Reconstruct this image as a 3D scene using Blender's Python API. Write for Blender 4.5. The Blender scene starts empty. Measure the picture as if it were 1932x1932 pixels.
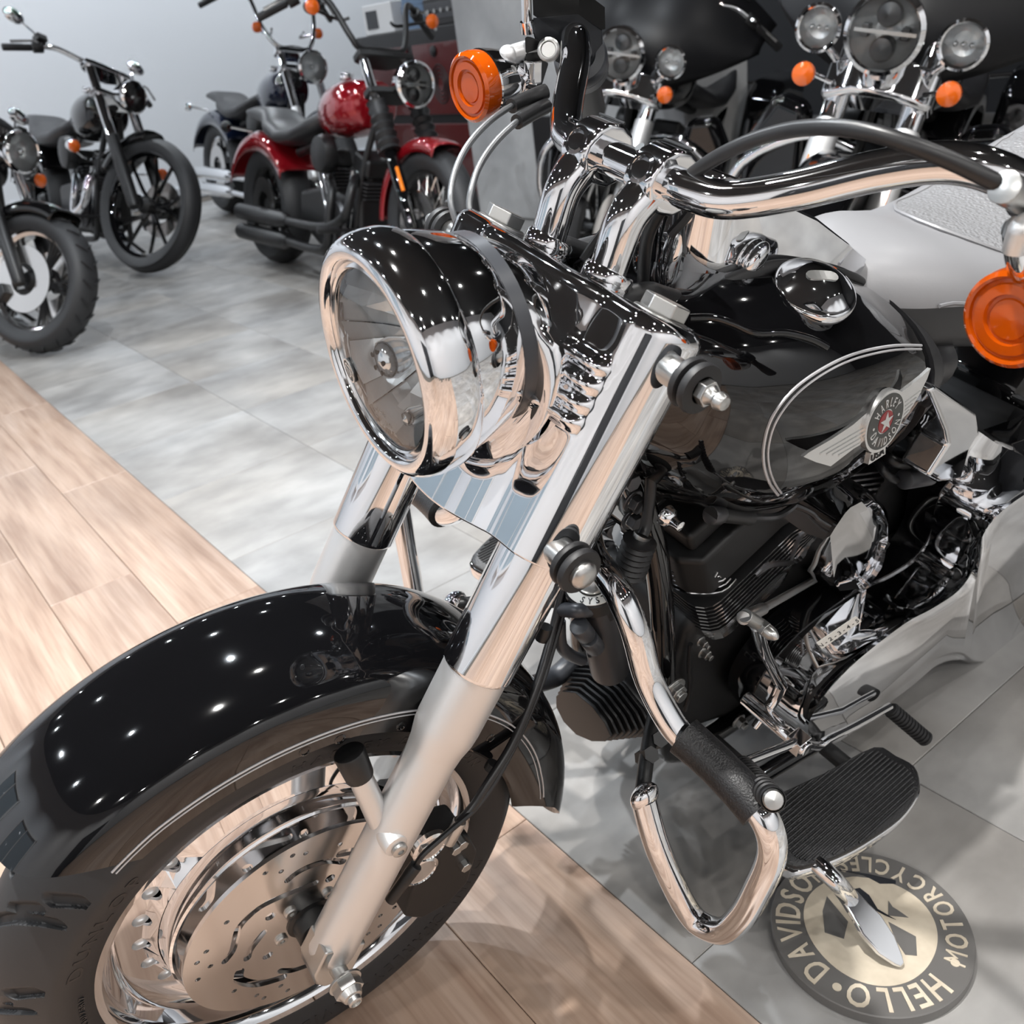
import bpy, math, random
import numpy as np
from mathutils import Vector, Matrix
from mathutils.geometry import delaunay_2d_cdt
PI=math.pi; rnd=random.Random(7)
sc=bpy.context.scene; COL=sc.collection
# ---------------------------------------------------------------- camera
CR=[(-0.6096,-0.7827,-0.1254),(-0.2998,0.3741,-0.8776),(0.7338,-0.4974,-0.4627)]
cam_d=bpy.data.cameras.new('camera'); cam=bpy.data.objects.new('camera',cam_d); COL.objects.link(cam); sc.camera=cam
cam_d.sensor_width=36; cam_d.lens=36*1759.707/1932; cam_d.clip_start=.02; cam_d.clip_end=60
cam.matrix_world=Matrix(((CR[0][0],-CR[1][0],-CR[2][0],0),(CR[0][1],-CR[1][1],-CR[2][1],0),(CR[0][2],-CR[1][2],-CR[2][2],1.16928),(0,0,0,1)))
cam_d.dof.use_dof=True; cam_d.dof.focus_distance=1.0; cam_d.dof.aperture_fstop=8.5
# ---------------------------------------------------------------- view, world
vs=sc.view_settings; vs.view_transform='Standard'; vs.look='None'; vs.gamma=1; vs.use_curve_mapping=False; vs.exposure=-1.17
sc.cycles.use_denoising=True; sc.cycles.max_bounces=10; sc.cycles.glossy_bounces=8; sc.cycles.transparent_max_bounces=12; sc.cycles.sample_clamp_indirect=6; sc.cycles.caustics_reflective=False; sc.cycles.caustics_refractive=False
wd=bpy.data.worlds.new('world'); sc.world=wd; wd.use_nodes=True
wd.node_tree.nodes['Background'].inputs[0].default_value=(.6,.65,.72,1); wd.node_tree.nodes['Background'].inputs[1].default_value=.25
# ceiling spotlights: (x, y, power); every one hangs in a black can below the ceiling
CEIL=3.6
SPOTS=[(.78,-.06,185),(1.45,-.95,75),(2.3,-.75,115),(3.6,-.9,60),(2.5,-2.6,32),(4.5,-2.2,26),(5.7,-.4,26),(-.8,-1.0,34),(-.6,-2.6,28),(2.0,1.2,40),(6.4,-3.0,20),(.6,-4.2,26),(3.2,-4.6,26),(-2.2,1.0,36),(4.2,1.4,34),(7.6,-1.6,26)]
# added, unseen wall-washing spots that brighten the white walls
SPOTS+=[(x,2.75,70) for x in (-2.9,-1.2,.5,2.2,3.9,5.6,7.3)]+[(-3.1,y,70) for y in (-5.5,-3.8,-2.1,-.4,1.3)]+[(8.7,y,70) for y in (-6,-4.4,-2.8,-1.2,.4,2)]
# ---------------------------------------------------------------- materials
MATS={}
def pm(name,base,rough=.5,metal=0,**kw):
    m=bpy.data.materials.new(name); m.use_nodes=True; b=m.node_tree.nodes['Principled BSDF']
    b.inputs['Base Color'].default_value=(*base,1); b.inputs['Roughness'].default_value=rough; b.inputs['Metallic'].default_value=metal
    for k,v in kw.items(): b.inputs[k.replace('_',' ')].default_value=v
    MATS[name]=m; return m
def nodes(m): return m.node_tree.nodes,m.node_tree.links,m.node_tree.nodes['Principled BSDF']
def noise(m,scale,detail=4,vec=None,kind='ShaderNodeTexNoise',coord='Object',stretch=None,rnd_obj=False):
    n,l,b=nodes(m); t=n.new('ShaderNodeTexCoord'); x=n.new(kind); x.inputs['Scale'].default_value=scale
    if kind=='ShaderNodeTexNoise': x.inputs['Detail'].default_value=detail
    src=t.outputs[coord]
    if rnd_obj:
        oi=n.new('ShaderNodeObjectInfo'); mu=n.new('ShaderNodeVectorMath'); mu.operation='SCALE'; co=n.new('ShaderNodeCombineXYZ')
        for i in range(3): l.new(oi.outputs['Random'],co.inputs[i])
        l.new(co.outputs[0],mu.inputs[0]); mu.inputs['Scale'].default_value=37.; ad=n.new('ShaderNodeVectorMath'); l.new(src,ad.inputs[0]); l.new(mu.outputs[0],ad.inputs[1]); src=ad.outputs[0]
    if stretch:
        mp=n.new('ShaderNodeMapping'); mp.inputs['Scale'].default_value=stretch; l.new(src,mp.inputs[0]); src=mp.outputs[0]
    l.new(src,x.inputs['Vector']); return x
def ramp(m,src,stops):
    n,l,b=nodes(m); r=n.new('ShaderNodeValToRGB'); e=r.color_ramp.elements
    while len(e)<len(stops): e.new(.5)
    for i,(p,c) in enumerate(stops): e[i].position=p; e[i].color=(*c,1)
    l.new(src,r.inputs[0]); return r
def bump(m,src,strength=.3,dist=.002):
    n,l,b=nodes(m); u=n.new('ShaderNodeBump'); u.inputs['Strength'].default_value=strength; u.inputs['Distance'].default_value=dist
    l.new(src,u.inputs['Height']); l.new(u.outputs[0],b.inputs['Normal'])
def mixc(m,a,b_,fac=None,blend='MIX',f=.5):
    n,l,b=nodes(m); x=n.new('ShaderNodeMix'); x.data_type='RGBA'; x.blend_type=blend; x.inputs[0].default_value=f
    if fac is not None: l.new(fac,x.inputs[0])
    l.new(a,x.inputs[6]); l.new(b_,x.inputs[7]); return x.outputs[2]
pm('chrome',(.87,.88,.9),.035,1)
pm('polished_alloy',(.8,.8,.8),.12,1)
pm('satin_alloy',(.7,.7,.7),.38,.8)
m=MATS['satin_alloy']; x=noise(m,60,3,stretch=(1,1,.15)); bump(m,x.outputs[0],.05,.0004)
pm('zinc',(.5,.5,.49),.3,1); m=MATS['zinc']; x=noise(m,300,2); bump(m,x.outputs[0],.15,.0004)
pm('disc_steel',(.74,.72,.7),.16,1); m=MATS['disc_steel']; bump(m,noise(m,14,2).outputs[0],.01,.001)
pm('black_paint',(.003,.003,.0035),.04,0,Specular_IOR_Level=.42,Coat_Weight=.45,Coat_Roughness=.02)
pm('red_paint',(.28,.006,.012),.08,.35,Coat_Weight=1,Coat_Roughness=.02)
pm('blue_paint',(.006,.011,.03),.08,.2,Coat_Weight=1,Coat_Roughness=.02)
pm('black_satin',(.006,.006,.0065),.4)
pm('black_wrinkle',(.005,.005,.0055),.5); m=MATS['black_wrinkle']; bump(m,noise(m,900,2).outputs[0],.25,.0005)
pm('dark_metal',(.09,.09,.095),.35,.8)
pm('grey_box',(.04,.043,.05),.36)
pm('rubber',(.008,.008,.009),.5)
pm('tyre_rubber',(.016,.0165,.018),.55); m=MATS['tyre_rubber']; bump(m,noise(m,180,3).outputs[0],.15,.0006)
pm('grip_rubber',(.008,.008,.009),.36); m=MATS['grip_rubber']; bump(m,noise(m,420,3).outputs[0],.8,.0012)
pm('cable',(.012,.012,.013),.36)
pm('braid',(.28,.29,.3),.35,.9)
pm('soft_black_paint',(.004,.004,.005),.42,0,Specular_IOR_Level=.3)
pm('bowl_white',(.78,.79,.8),.22,.55)
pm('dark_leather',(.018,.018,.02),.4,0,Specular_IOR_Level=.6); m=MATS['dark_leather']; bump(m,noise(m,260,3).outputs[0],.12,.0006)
pm('leather',(.24,.24,.25),.4,0,Specular_IOR_Level=.75); m=MATS['leather']; bump(m,noise(m,260,3).outputs[0],.12,.0006)  # glare on black leather put into the colour as a silver-grey base
pm('embossed_leather',(.2,.2,.207),.45,0,Specular_IOR_Level=.7); m=MATS['embossed_leather']; x=noise(m,210,kind='ShaderNodeTexVoronoi'); x.feature='SMOOTH_F1'; bump(m,x.outputs[0],.9,.0035)  # base lightened as well, carrying the glare on the black seat
pm('stitch',(.2,.2,.21),.6)
pm('silver_stripe',(.55,.55,.57),.3,.3)
pm('amber',(.95,.14,.004),.06,0,Transmission_Weight=.55,IOR=1.45,Coat_Weight=.6)
pm('amber_flat',(.7,.12,.008),.12,0,Coat_Weight=1)
pm('orange_reflector',(1,.25,.02),.12)
pm('bulb_chrome',(.8,.82,.85),.12,1); pm('reflector_silver',(.93,.95,.97),.16,.4)
pm('badge_dark',(.03,.032,.033),.3)
pm('badge_grey',(.055,.058,.055),.35,.2)
pm('badge_silver',(.75,.75,.74),.25,.85)
pm('badge_red',(.28,.02,.025),.3)
pm('label_white',(.75,.74,.7),.5)
pm('label_black',(.012,.012,.013),.5)
pm('cream',(.62,.52,.4),.42); m=MATS['cream']; n_,l_,b_=nodes(m); x=noise(m,30,6); r=ramp(m,x.outputs[0],[(.3,(.52,.45,.35)),(.7,(.68,.6,.48))]); l_.new(r.outputs[0],b_.inputs['Base Color'])
pm('coaster_grey',(.13,.125,.12),.4)
pm('coaster_black',(.02,.022,.028),.2)
pm('white_wall',(.74,.76,.79),.55)
pm('dark_wall',(.025,.026,.03),.5)
pm('black_ceiling',(.012,.012,.013),.7)
pm('skirting',(.6,.62,.65),.4)
pm('window_frame_white',(.8,.8,.8),.4)
pm('window_glass',(.35,.42,.47),.05,0,Specular_IOR_Level=.8)
pm('door_dark',(.02,.022,.026),.15)
pm('concrete',(.36,.36,.36),.75); m=MATS['concrete']; n_,l_,b_=nodes(m); x=noise(m,2.2,8); r=ramp(m,x.outputs[0],[(.3,(.33,.33,.335)),(.55,(.48,.48,.48)),(.75,(.64,.64,.63))]); l_.new(r.outputs[0],b_.inputs['Base Color']); bump(m,noise(m,9,8).outputs[0],.6,.01)
pm('cabinet_red',(.1,.018,.018),.25,0,Coat_Weight=.5)
pm('cabinet_black',(.015,.014,.015),.4)
pm('denim',(.16,.24,.36),.8)
# thin clear glass: light and shadow pass, glancing angles mirror
def thin_glass(name,tint,refl=1.):
    m=bpy.data.materials.new(name); m.use_nodes=True; n=m.node_tree.nodes; l=m.node_tree.links; n.remove(n['Principled BSDF'])
    t=n.new('ShaderNodeBsdfTransparent'); t.inputs[0].default_value=(*tint,1); g=n.new('ShaderNodeBsdfGlossy'); g.inputs['Roughness'].default_value=.02
    f=n.new('ShaderNodeFresnel'); f.inputs[0].default_value=1.5; mx=n.new('ShaderNodeMixShader'); l.new(f.outputs[0],mx.inputs[0]); l.new(t.outputs[0],mx.inputs[1]); l.new(g.outputs[0],mx.inputs[2]); l.new(mx.outputs[0],n['Material Output'].inputs[0]); MATS[name]=m
thin_glass('clear_glass',(.94,.96,.96)); thin_glass('smoke_glass',(.22,.23,.25))
# floor materials
m=pm('wood_plank',(.5,.35,.25),.32); n_,l_,b_=nodes(m)
g1=noise(m,7,6,stretch=(.35,5,1),rnd_obj=True); g2=noise(m,2.2,4,stretch=(.6,2.2,1),rnd_obj=True); g3=noise(m,45,4,stretch=(.12,3.2,1),rnd_obj=True)
c1=ramp(m,g1.outputs[0],[(.25,(.31,.2,.145)),(.5,(.43,.305,.23)),(.75,(.52,.39,.31))]); c2=ramp(m,g2.outputs[0],[(.3,(.62,.6,.6)),(.6,(1,1,1))]); c3=ramp(m,g3.outputs[0],[(.3,(.72,.68,.66)),(.55,(1,1,1))])
w=mixc(m,c1.outputs[0],c2.outputs[0],blend='MULTIPLY',f=.75); w=mixc(m,w,c3.outputs[0],blend='MULTIPLY',f=.6); l_.new(w,b_.inputs['Base Color']); bump(m,g3.outputs[0],.15,.0008)
m=pm('stone_tile',(.4,.4,.4),.34); n_,l_,b_=nodes(m)
g1=noise(m,3.2,8,rnd_obj=True); g2=noise(m,14,6,rnd_obj=True,stretch=(1,.5,1)); g3=noise(m,1.1,3,rnd_obj=True)
c1=ramp(m,g1.outputs[0],[(.3,(.205,.2,.196)),(.52,(.32,.316,.312)),(.75,(.42,.416,.41))]); c2=ramp(m,g2.outputs[0],[(.3,(.74,.74,.74)),(.65,(1,1,1))]); c3=ramp(m,g3.outputs[0],[(.35,(.95,.88,.8)),(.65,(1,1,1))])
w=mixc(m,c1.outputs[0],c2.outputs[0],blend='MULTIPLY',f=.8); w=mixc(m,w,c3.outputs[0],blend='MULTIPLY',f=.8); l_.new(w,b_.inputs['Base Color']); bump(m,g2.outputs[0],.1,.0008)
pm('seam',(.1,.085,.07),.7)
# ---------------------------------------------------------------- mesh helpers
def V(p): return np.array(p,float)
def unit(v): v=V(v); return v/np.linalg.norm(v)
def basis(ax,xd=None):
    z=unit(ax); h=V(xd) if xd is not None else (V((1,0,0)) if abs(z[0])<.8 else V((0,1,0)))
    x=unit(h-z*(h@z)); return x,np.cross(z,x),z
def smooth(pts,n=6,closed=False):
    P=[V(p) for p in pts]; N=len(P); out=[]
    for i in range(N if closed else N-1):
        if closed: p0,p1,p2,p3=P[i-1],P[i],P[(i+1)%N],P[(i+2)%N]
        else: p0,p1,p2,p3=P[max(i-1,0)],P[i],P[i+1],P[min(i+2,N-1)]
        for k in range(n):
            t=k/n; out.append(.5*(2*p1+(p2-p0)*t+(2*p0-5*p1+4*p2-p3)*t*t+(3*p1-p0-3*p2+p3)*t**3))
    if not closed: out.append(P[-1])
    return out
class Mb:
    def __init__(s): s.v=[]; s.f=[]; s.m=[]; s.mi=0
    def add(s,v,f,mi=None):
        o=len(s.v); s.v+=[tuple(map(float,p)) for p in v]; s.f+=[tuple(i+o for i in q) for q in f]; s.m+=[s.mi if mi is None else mi]*len(f); return s
    def loft(s,rings,closed=True,cap=(True,True)):
        n=len(rings[0]); v=[p for r in rings for p in r]; f=[]
        for i in range(len(rings)-1):
            for j in range(n if closed else n-1):
                a=i*n+j; b=i*n+(j+1)%n; f.append((a,b,b+n,a+n))
        if cap[0]: f.append(tuple(range(n-1,-1,-1)))
        if cap[1]: f.append(tuple(range((len(rings)-1)*n,len(rings)*n)))
        return s.add(v,f)
    def lathe(s,prof,o=(0,0,0),ax=(0,0,1),n=32,arc=None,xd=None,cap=(False,False)):
        x,y,z=basis(ax,xd); o=V(o); a0,a1=arc if arc else (0,2*PI); cl=arc is None; N=n if cl else n+1
        rings=[]
        for r,h in prof:
            rings.append([o+z*h+(x*math.cos(a0+(a1-a0)*k/n)+y*math.sin(a0+(a1-a0)*k/n))*max(r,1e-5) for k in range(N)])
        return s.loft(rings,cl,cap)
    def cyl(s,p0,p1,r0,r1=None,n=20,bev=0):
        p0,p1=V(p0),V(p1); L=np.linalg.norm(p1-p0); r1=r0 if r1 is None else r1
        pr=[(r0,0),(r1,L)] if not bev else [(r0-bev,0),(r0-.3*bev,.3*bev),(r0,bev),(r1,L-bev),(r1-.3*bev,L-.3*bev),(r1-bev,L)]
        return s.lathe(pr,p0,p1-p0,n,cap=(True,True))
    def hexa(s,p0,p1,r): return s.lathe([(r,0),(r,np.linalg.norm(V(p1)-V(p0)))],p0,V(p1)-V(p0),6,cap=(True,True))
    def tube(s,pts,r,n=12,k=6,closed=False,cap=True):
        P=smooth(pts,k,closed) if k>1 else [V(p) for p in pts]; N=len(P); R=r if hasattr(r,'__len__') else [r]*len(pts)
        if closed: T=[unit(P[(i+1)%N]-P[i-1]) for i in range(N)]
        else: T=[unit(P[min(i+1,N-1)]-P[max(i-1,0)]) for i in range(N)]
        x,_,_=basis(T[0]); rings=[]
        for i in range(N):
            x=unit(x-T[i]*(x@T[i])); y=np.cross(T[i],x); q=i/max(N-1,1)*(len(R)-1); a=min(int(q),len(R)-1); b=min(a+1,len(R)-1); rr=R[a]+(R[b]-R[a])*(q-a)
            rings.append([P[i]+(x*math.cos(t)+y*math.sin(t))*rr for t in np.linspace(0,2*PI,n,endpoint=False)])
        if closed:
            rings.append(rings[0]); return s.loft(rings,True,(False,False))
        return s.loft(rings,True,(cap,cap))
    def box(s,c,d,R=None):
        c=V(c); R=np.eye(3) if R is None else np.array(R,float)
        v=[c+R@(V((i,j,k))*V(d)/2) for i in(-1,1) for j in(-1,1) for k in(-1,1)]
        return s.add(v,[(0,1,3,2),(4,6,7,5),(0,4,5,1),(2,3,7,6),(0,2,6,4),(1,5,7,3)])
    def prism(s,out,d):
        P=[V(p) for p in out]; d=V(d); n=len(P); nn=sum(np.cross(P[i],P[(i+1)%n]) for i in range(n))
        if nn@d<0: P=P[::-1]
        v=P+[p+d for p in P]; f=[tuple(range(n-1,-1,-1)),tuple(range(n,2*n))]+[(i,(i+1)%n,n+(i+1)%n,n+i) for i in range(n)]
        return s.add(v,f)
    def ball(s,c,r,R=None,n=20,h=12):
        r=V(r if hasattr(r,'__len__') else (r,r,r)); c=V(c); R=np.eye(3) if R is None else np.array(R,float); rings=[]
        for i in range(1,h):
            t=PI*i/h; rings.append([c+R@(r*V((math.sin(t)*math.cos(a),math.sin(t)*math.sin(a),-math.cos(t)))) for a in np.linspace(0,2*PI,n,endpoint=False)])
        return s.loft(rings)
    def plate(s,outl,holes,fr,th):
        """flat plate with holes: outline and holes are 2D loops; fr(x,y,h) maps to 3D"""
        vs=[];es=[];
        for L in [outl]+holes:
            o=len(vs); vs+=[Vector(p) for p in L]; es+=[(o+i,o+(i+1)%len(L)) for i in range(len(L))]
        r=delaunay_2d_cdt(vs,es,[],0,1e-7); pv=r[0]; tri=r[2]
        def inside(p,L):
            c=False
            for i in range(len(L)):
                x1,y1=L[i];x2,y2=L[i-1]
                if (y1>p[1])!=(y2>p[1]) and p[0]<(x2-x1)*(p[1]-y1)/(y2-y1)+x1: c=not c
            return c
        keep=[]
        for t in tri:
            cx=sum(pv[i][0] for i in t)/len(t); cy=sum(pv[i][1] for i in t)/len(t)
            if inside((cx,cy),outl) and not any(inside((cx,cy),h) for h in holes): keep.append(tuple(t))
        n=len(pv); s.add([fr(p[0],p[1],th/2) for p in pv]+[fr(p[0],p[1],-th/2) for p in pv],keep+[tuple(i+n for i in t[::-1]) for t in keep])
        for k,L in enumerate([outl]+holes):
            a=[fr(p[0],p[1],th/2) for p in L]; b=[fr(p[0],p[1],-th/2) for p in L]; m=len(L)
            s.add(a+b,[(i,(i+1)%m,m+(i+1)%m,m+i) for i in range(m)])
        return s
    def xf(s,fn): s.v=[tuple(map(float,fn(p))) for p in s.v]; return s
    def mesh(s,name,mat,ang=40):
        me=bpy.data.meshes.new(name); me.from_pydata(s.v,[],s.f)
        for q in (mat if isinstance(mat,(list,tuple)) else [mat]): me.materials.append(MATS[q])
        me.polygons.foreach_set('use_smooth',[ang>0]*len(s.f)); me.polygons.foreach_set('material_index',s.m)
        me.update(); 
        if ang>0: me.set_sharp_from_angle(angle=math.radians(ang))
        return me
    def build(s,name,mat,parent=None,bev=0,ang=40,label=None,seg=2,fix=False):
        me=s.mesh(name,mat,ang)
        if fix:
            import bmesh
            bm=bmesh.new(); bm.from_mesh(me); bmesh.ops.recalc_face_normals(bm,faces=bm.faces); bm.to_mesh(me); bm.free()
        o=bpy.data.objects.new(name,me); COL.objects.link(o)
        if parent is not None: o.parent=parent
        if bev:
            md=o.modifiers.new('edge','BEVEL'); md.width=bev; md.segments=seg; md.limit_method='ANGLE'; md.angle_limit=math.radians(35); md.harden_normals=True
        if label: o['label']=label
        return o
def tag(o,label=None,cat=None,group=None,kind=None):
    for k,v in (('label',label),('category',cat),('group',group),('kind',kind)):
        if v: o[k]=v
    return o
def empty(name,mw=None,**kw):
    o=bpy.data.objects.new(name,None); COL.objects.link(o); o.empty_display_size=.1
    if mw is not None: o.matrix_world=mw
    return tag(o,**kw)
def copy_tree(o,parent=None):
    c=o.copy(); COL.objects.link(c); c.parent=parent
    for ch in o.children: copy_tree(ch,c)
    return c
def circ(x,y,r,n=20,a0=0): return [(x+r*math.cos(a0+2*PI*i/n),y+r*math.sin(a0+2*PI*i/n)) for i in range(n)]
def slot(pts,w,n=6,k=5):
    """closed outline of a stroke of half width w along 2D pts"""
    P=[V((*p,0)) for p in pts]; P=[p[:2] for p in (smooth(P,k) if k>1 else P)]; L=[];Rr=[]
    for i,p in enumerate(P):
        t=P[min(i+1,len(P)-1)]-P[max(i-1,0)]; t=t/np.linalg.norm(t); nn=V((-t[1],t[0])); L.append(p+nn*w); Rr.append(p-nn*w)
    t=P[-1]-P[-2]; t=t/np.linalg.norm(t); a=math.atan2(t[1],t[0]); e1=[P[-1]+w*V((math.cos(a+PI/2-PI*i/n),math.sin(a+PI/2-PI*i/n))) for i in range(1,n)]
    t=P[0]-P[1]; t=t/np.linalg.norm(t); a=math.atan2(t[1],t[0]); e0=[P[0]+w*V((math.cos(a+PI/2-PI*i/n),math.sin(a+PI/2-PI*i/n))) for i in range(1,n)]
    return [tuple(p) for p in L+e1+Rr[::-1]+e0]
# glyph outlines, as triangulated 2D meshes of height 1
GL={}
def glyph(ch):
    if ch in GL: return GL[ch]
    cu=bpy.data.curves.new('g','FONT'); cu.body=ch; cu.size=1.37; cu.resolution_u=3; cu.offset=0 if ch in 'MWKVN' else .02; o=bpy.data.objects.new('g',cu); COL.objects.link(o)
    bpy.context.view_layer.update(); me=bpy.data.meshes.new_from_object(o.evaluated_get(bpy.context.evaluated_depsgraph_get()))
    v=[(p.co.x,p.co.y) for p in me.vertices]; f=[tuple(p.vertices) for p in me.polygons]; bpy.data.objects.remove(o); bpy.data.curves.remove(cu); bpy.data.meshes.remove(me)
    if v:
        x0=min(p[0] for p in v); x1=max(p[0] for p in v); v=[(p[0]-x0,p[1]) for p in v]; w=x1-x0
    else: w=.35
    GL[ch]=(v,f,w); return GL[ch]
def text(mb,s,fr,size,sx=1.,gap=.14,align=.5,th=.0006):
    """letters along local x; fr(x,y,h)->3D, raised by th"""
    W=sum(glyph(c)[2]*sx+gap for c in s)-gap; x=-W*align
    for c in s:
        v,f,w=glyph(c); n=len(v)
        if n:
            P=[((x+p[0]*sx)*size,p[1]*size) for p in v]
            edges={}
            for q in f:
                for i in range(len(q)): e=(q[i],q[(i+1)%len(q)]); edges[e]=1
            side=[(a,b) for a,b in edges if (b,a) not in edges]
            mb.add([fr(p[0],p[1],th) for p in P]+[fr(p[0],p[1],-th) for p in P],list(f)+[(a,n+a,n+b,b) for a,b in side])
        x+=w*sx+gap

# ================================================================ room
X0,X1,Y0,Y1=-4.0,9.8,-8.2,3.7
def wallbox(name,c,d,mat):
    o=Mb().box(c,d).build(name,mat); return tag(o,kind='structure')
fl=wallbox('floor',((X0+X1)/2,(Y0+Y1)/2,-.06),(X1-X0,Y1-Y0,.1),'seam')
# planks: 1.085 x 0.2145 in rows along x (y > -0.6), tiles 0.545 x 0.505 beyond
def slab(name,lx,ly,mat,bevel=.0012):
    b=bevel; h=.0102
    mb=Mb(); mb.loft([[(-lx/2,-ly/2,0),(lx/2,-ly/2,0),(lx/2,ly/2,0),(-lx/2,ly/2,0)],[(-lx/2,-ly/2,h-b),(lx/2,-ly/2,h-b),(lx/2,ly/2,h-b),(-lx/2,ly/2,h-b)],[(-lx/2+b,-ly/2+b,h),(lx/2-b,-ly/2+b,h),(lx/2-b,ly/2-b,h),(-lx/2+b,ly/2-b,h)]],True,(False,True))
    return mb
PL,PW=1.085,.2145; gp=.0012
pmesh=slab('plank',PL-gp,PW-gp,'wood_plank').mesh('plank','wood_plank',0)
off=[2.0565,2.4025,2.769,2.2,2.62,1.9,2.5,2.15]
def piece(me,name,x,y,z=-.0102):
    o=bpy.data.objects.new(name,me); COL.objects.link(o); o.parent=fl; o.location=(x,y,z); return o
np_=0; rest=Mb()
for r in range(16):
    y=-.6+PW*(r+.5)
    for k in range(-6,8):
        x=off[r%8]+PL*(k-.5)
        if x-PL/2<X0 or x+PL/2>X1: continue
        if r<9 and -1.6<x<6.4: piece(pmesh,'plank',x,y); np_+=1
        else: rest.add([(p[0]+x,p[1]+y,p[2]-.0102) for p in slab('',PL-gp,PW-gp,'').v],[tuple(q) for q in slab('',PL-gp,PW-gp,'').f])
o=rest.build('far_planks','wood_plank',fl,ang=0); tag(o,kind='stuff')
TL,TW=.545,.505; tmesh=slab('tile',TL-gp,TW-gp,'stone_tile').mesh('tile','stone_tile',0); rest=Mb(); nt=0
for r in range(15):
    y=-.6-TW*(r+.5)
    for k in range(-10,18):
        x=.605+TL*(k+.5)+(TL/2 if r%2==2 else 0)
        if x-TL/2<X0 or x+TL/2>X1: continue
        if r<10 and -1.3<x<8.2 and nt<290: piece(tmesh,'tile',x,y); nt+=1
        else: rest.add([(p[0]+x,p[1]+y,p[2]-.0102) for p in slab('',TL-gp,TW-gp,'').v],[tuple(q) for q in slab('',TL-gp,TW-gp,'').f])
o=rest.build('far_tiles','stone_tile',fl,ang=0); tag(o,kind='stuff')
ZT=3.9
wallbox('wall_left',(X1+.1,(Y0+Y1)/2,ZT/2),(.2,Y1-Y0+.4,ZT),'white_wall')
wallbox('wall_right',(X0-.1,(Y0+Y1)/2,ZT/2),(.2,Y1-Y0+.4,ZT),'white_wall')
wallbox('wall_far',((X0+X1)/2,Y0-.1,ZT/2),(X1-X0,.2,ZT),'dark_wall')
wallbox('wall_near',((X0+X1)/2,Y1+.1,ZT/2),(X1-X0,.2,ZT),'white_wall')
wallbox('ceiling',((X0+X1)/2,(Y0+Y1)/2,ZT+.1),(X1-X0+.4,Y1-Y0+.4,.2),'black_ceiling')
tag(Mb().box((X1-.012,(Y0+Y1)/2,.06),(.024,Y1-Y0,.12)).build('baseboard_left','skirting',bev=.004),kind='structure')
tag(Mb().box(((X0+X1)/2,Y1-.012,.06),(X1-X0,.024,.12)).build('baseboard_near','skirting',bev=.004),kind='structure')
# windows and a dark doorway in the wall behind the photographer (seen in the chrome)
def window(i,x,z,w,h):
    f=Mb()
    for dx,dz,ww,hh in ((0,h/2,w+.1,.06),(0,-h/2,w+.1,.06),(-w/2,0,.06,h),(w/2,0,.06,h),(0,0,.04,h)): f.box((x+dx,Y1-.02,z+dz),(ww,.06,hh))
    o=f.build('window_%d'%i,'window_frame_white',bev=.004); tag(o,kind='structure')
    for s in (-1,1): Mb().box((x+s*w/4,Y1-.006,z),(w/2-.05,.01,h-.05)).build('pane','window_glass',o,ang=0)
window(1,2.6,2.0,1.5,1.3); window(2,4.9,2.0,1.5,1.3)
dr=Mb().box((-2.75,Y1-.03,1.15),(1.7,.06,2.3)).build('door_1','door_dark',bev=.004); tag(dr,kind='structure')
Mb().cyl((-2.03,Y1-.12,.9),(-2.03,Y1-.12,1.4),.014).build('door_handle','chrome',dr)
# concrete pier
cp=[(5.5677,-3.8592,0)]
cx,cy=cp[0][0],cp[0][1]
px=Mb().box((cx-.985,cy-.25,ZT/2),(1.97,.5,ZT)).build('concrete_pier','concrete',bev=.02); px.rotation_euler=(0,0,0)
tag(px,kind='structure')
# ceiling spotlights; the wall-washing ones are added to brighten the walls
for i,(x,y,p) in enumerate(SPOTS):
    t=empty('ceiling_spotlight',Matrix.Translation((x,y,CEIL)),label='black can spotlight under the black ceiling, wall-side ones added for light',cat='lamp',group='ceiling spotlights')
    Mb().lathe([(.02,.14),(.06,.13),(.066,.05),(.066,-.02),(.06,-.02),(.058,.03),(.01,.05)],(0,0,0),(0,0,1),20).build('lamp_can','black_satin',t)
    Mb().cyl((0,0,.13),(0,0,ZT-CEIL),.01,n=8).build('stem','black_satin',t)
    ld=bpy.data.lights.new('spot_bulb','AREA'); ld.shape='DISK'; ld.size=.075; ld.energy=p; ld.color=(.88,.94,1) if x>1.6 else (1,.98,.95); ld.spread=math.radians(150)
    lo=bpy.data.objects.new('bulb',ld); COL.objects.link(lo); lo.parent=t; lo.location=(0,0,-.021)

# ================================================================ the chrome and black cruiser: front end
TANK=[(-.402,.905,.865,.06,.815),(-.42,.935,.87,.10,.775),(-.46,.948,.86,.138,.725),(-.51,.948,.84,.165,.668),(-.58,.940,.81,.183,.622),(-.66,.922,.79,.19,.593),(-.74,.893,.77,.185,.580),(-.82,.852,.75,.172,.585),(-.89,.805,.735,.153,.62),(-.93,.77,.725,.135,.655)]
def tank_sec(x):
    T=TANK
    x=min(max(x,T[-1][0]),T[0][0])
    for i in range(len(T)-1):
        if T[i][0]>=x>=T[i+1][0]:
            t=(T[i][0]-x)/(T[i][0]-T[i+1][0]); i0=max(i-1,0); i3=min(i+2,len(T)-1)
            r=[]
            for k in range(1,5):
                p0,p1,p2,p3=T[i0][k],T[i][k],T[i+1][k],T[i3][k]
                r.append(.5*(2*p1+(p2-p0)*t+(2*p0-5*p1+4*p2-p3)*t*t+(3*p1-p0-3*p2+p3)*t**3))
            return r
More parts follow.
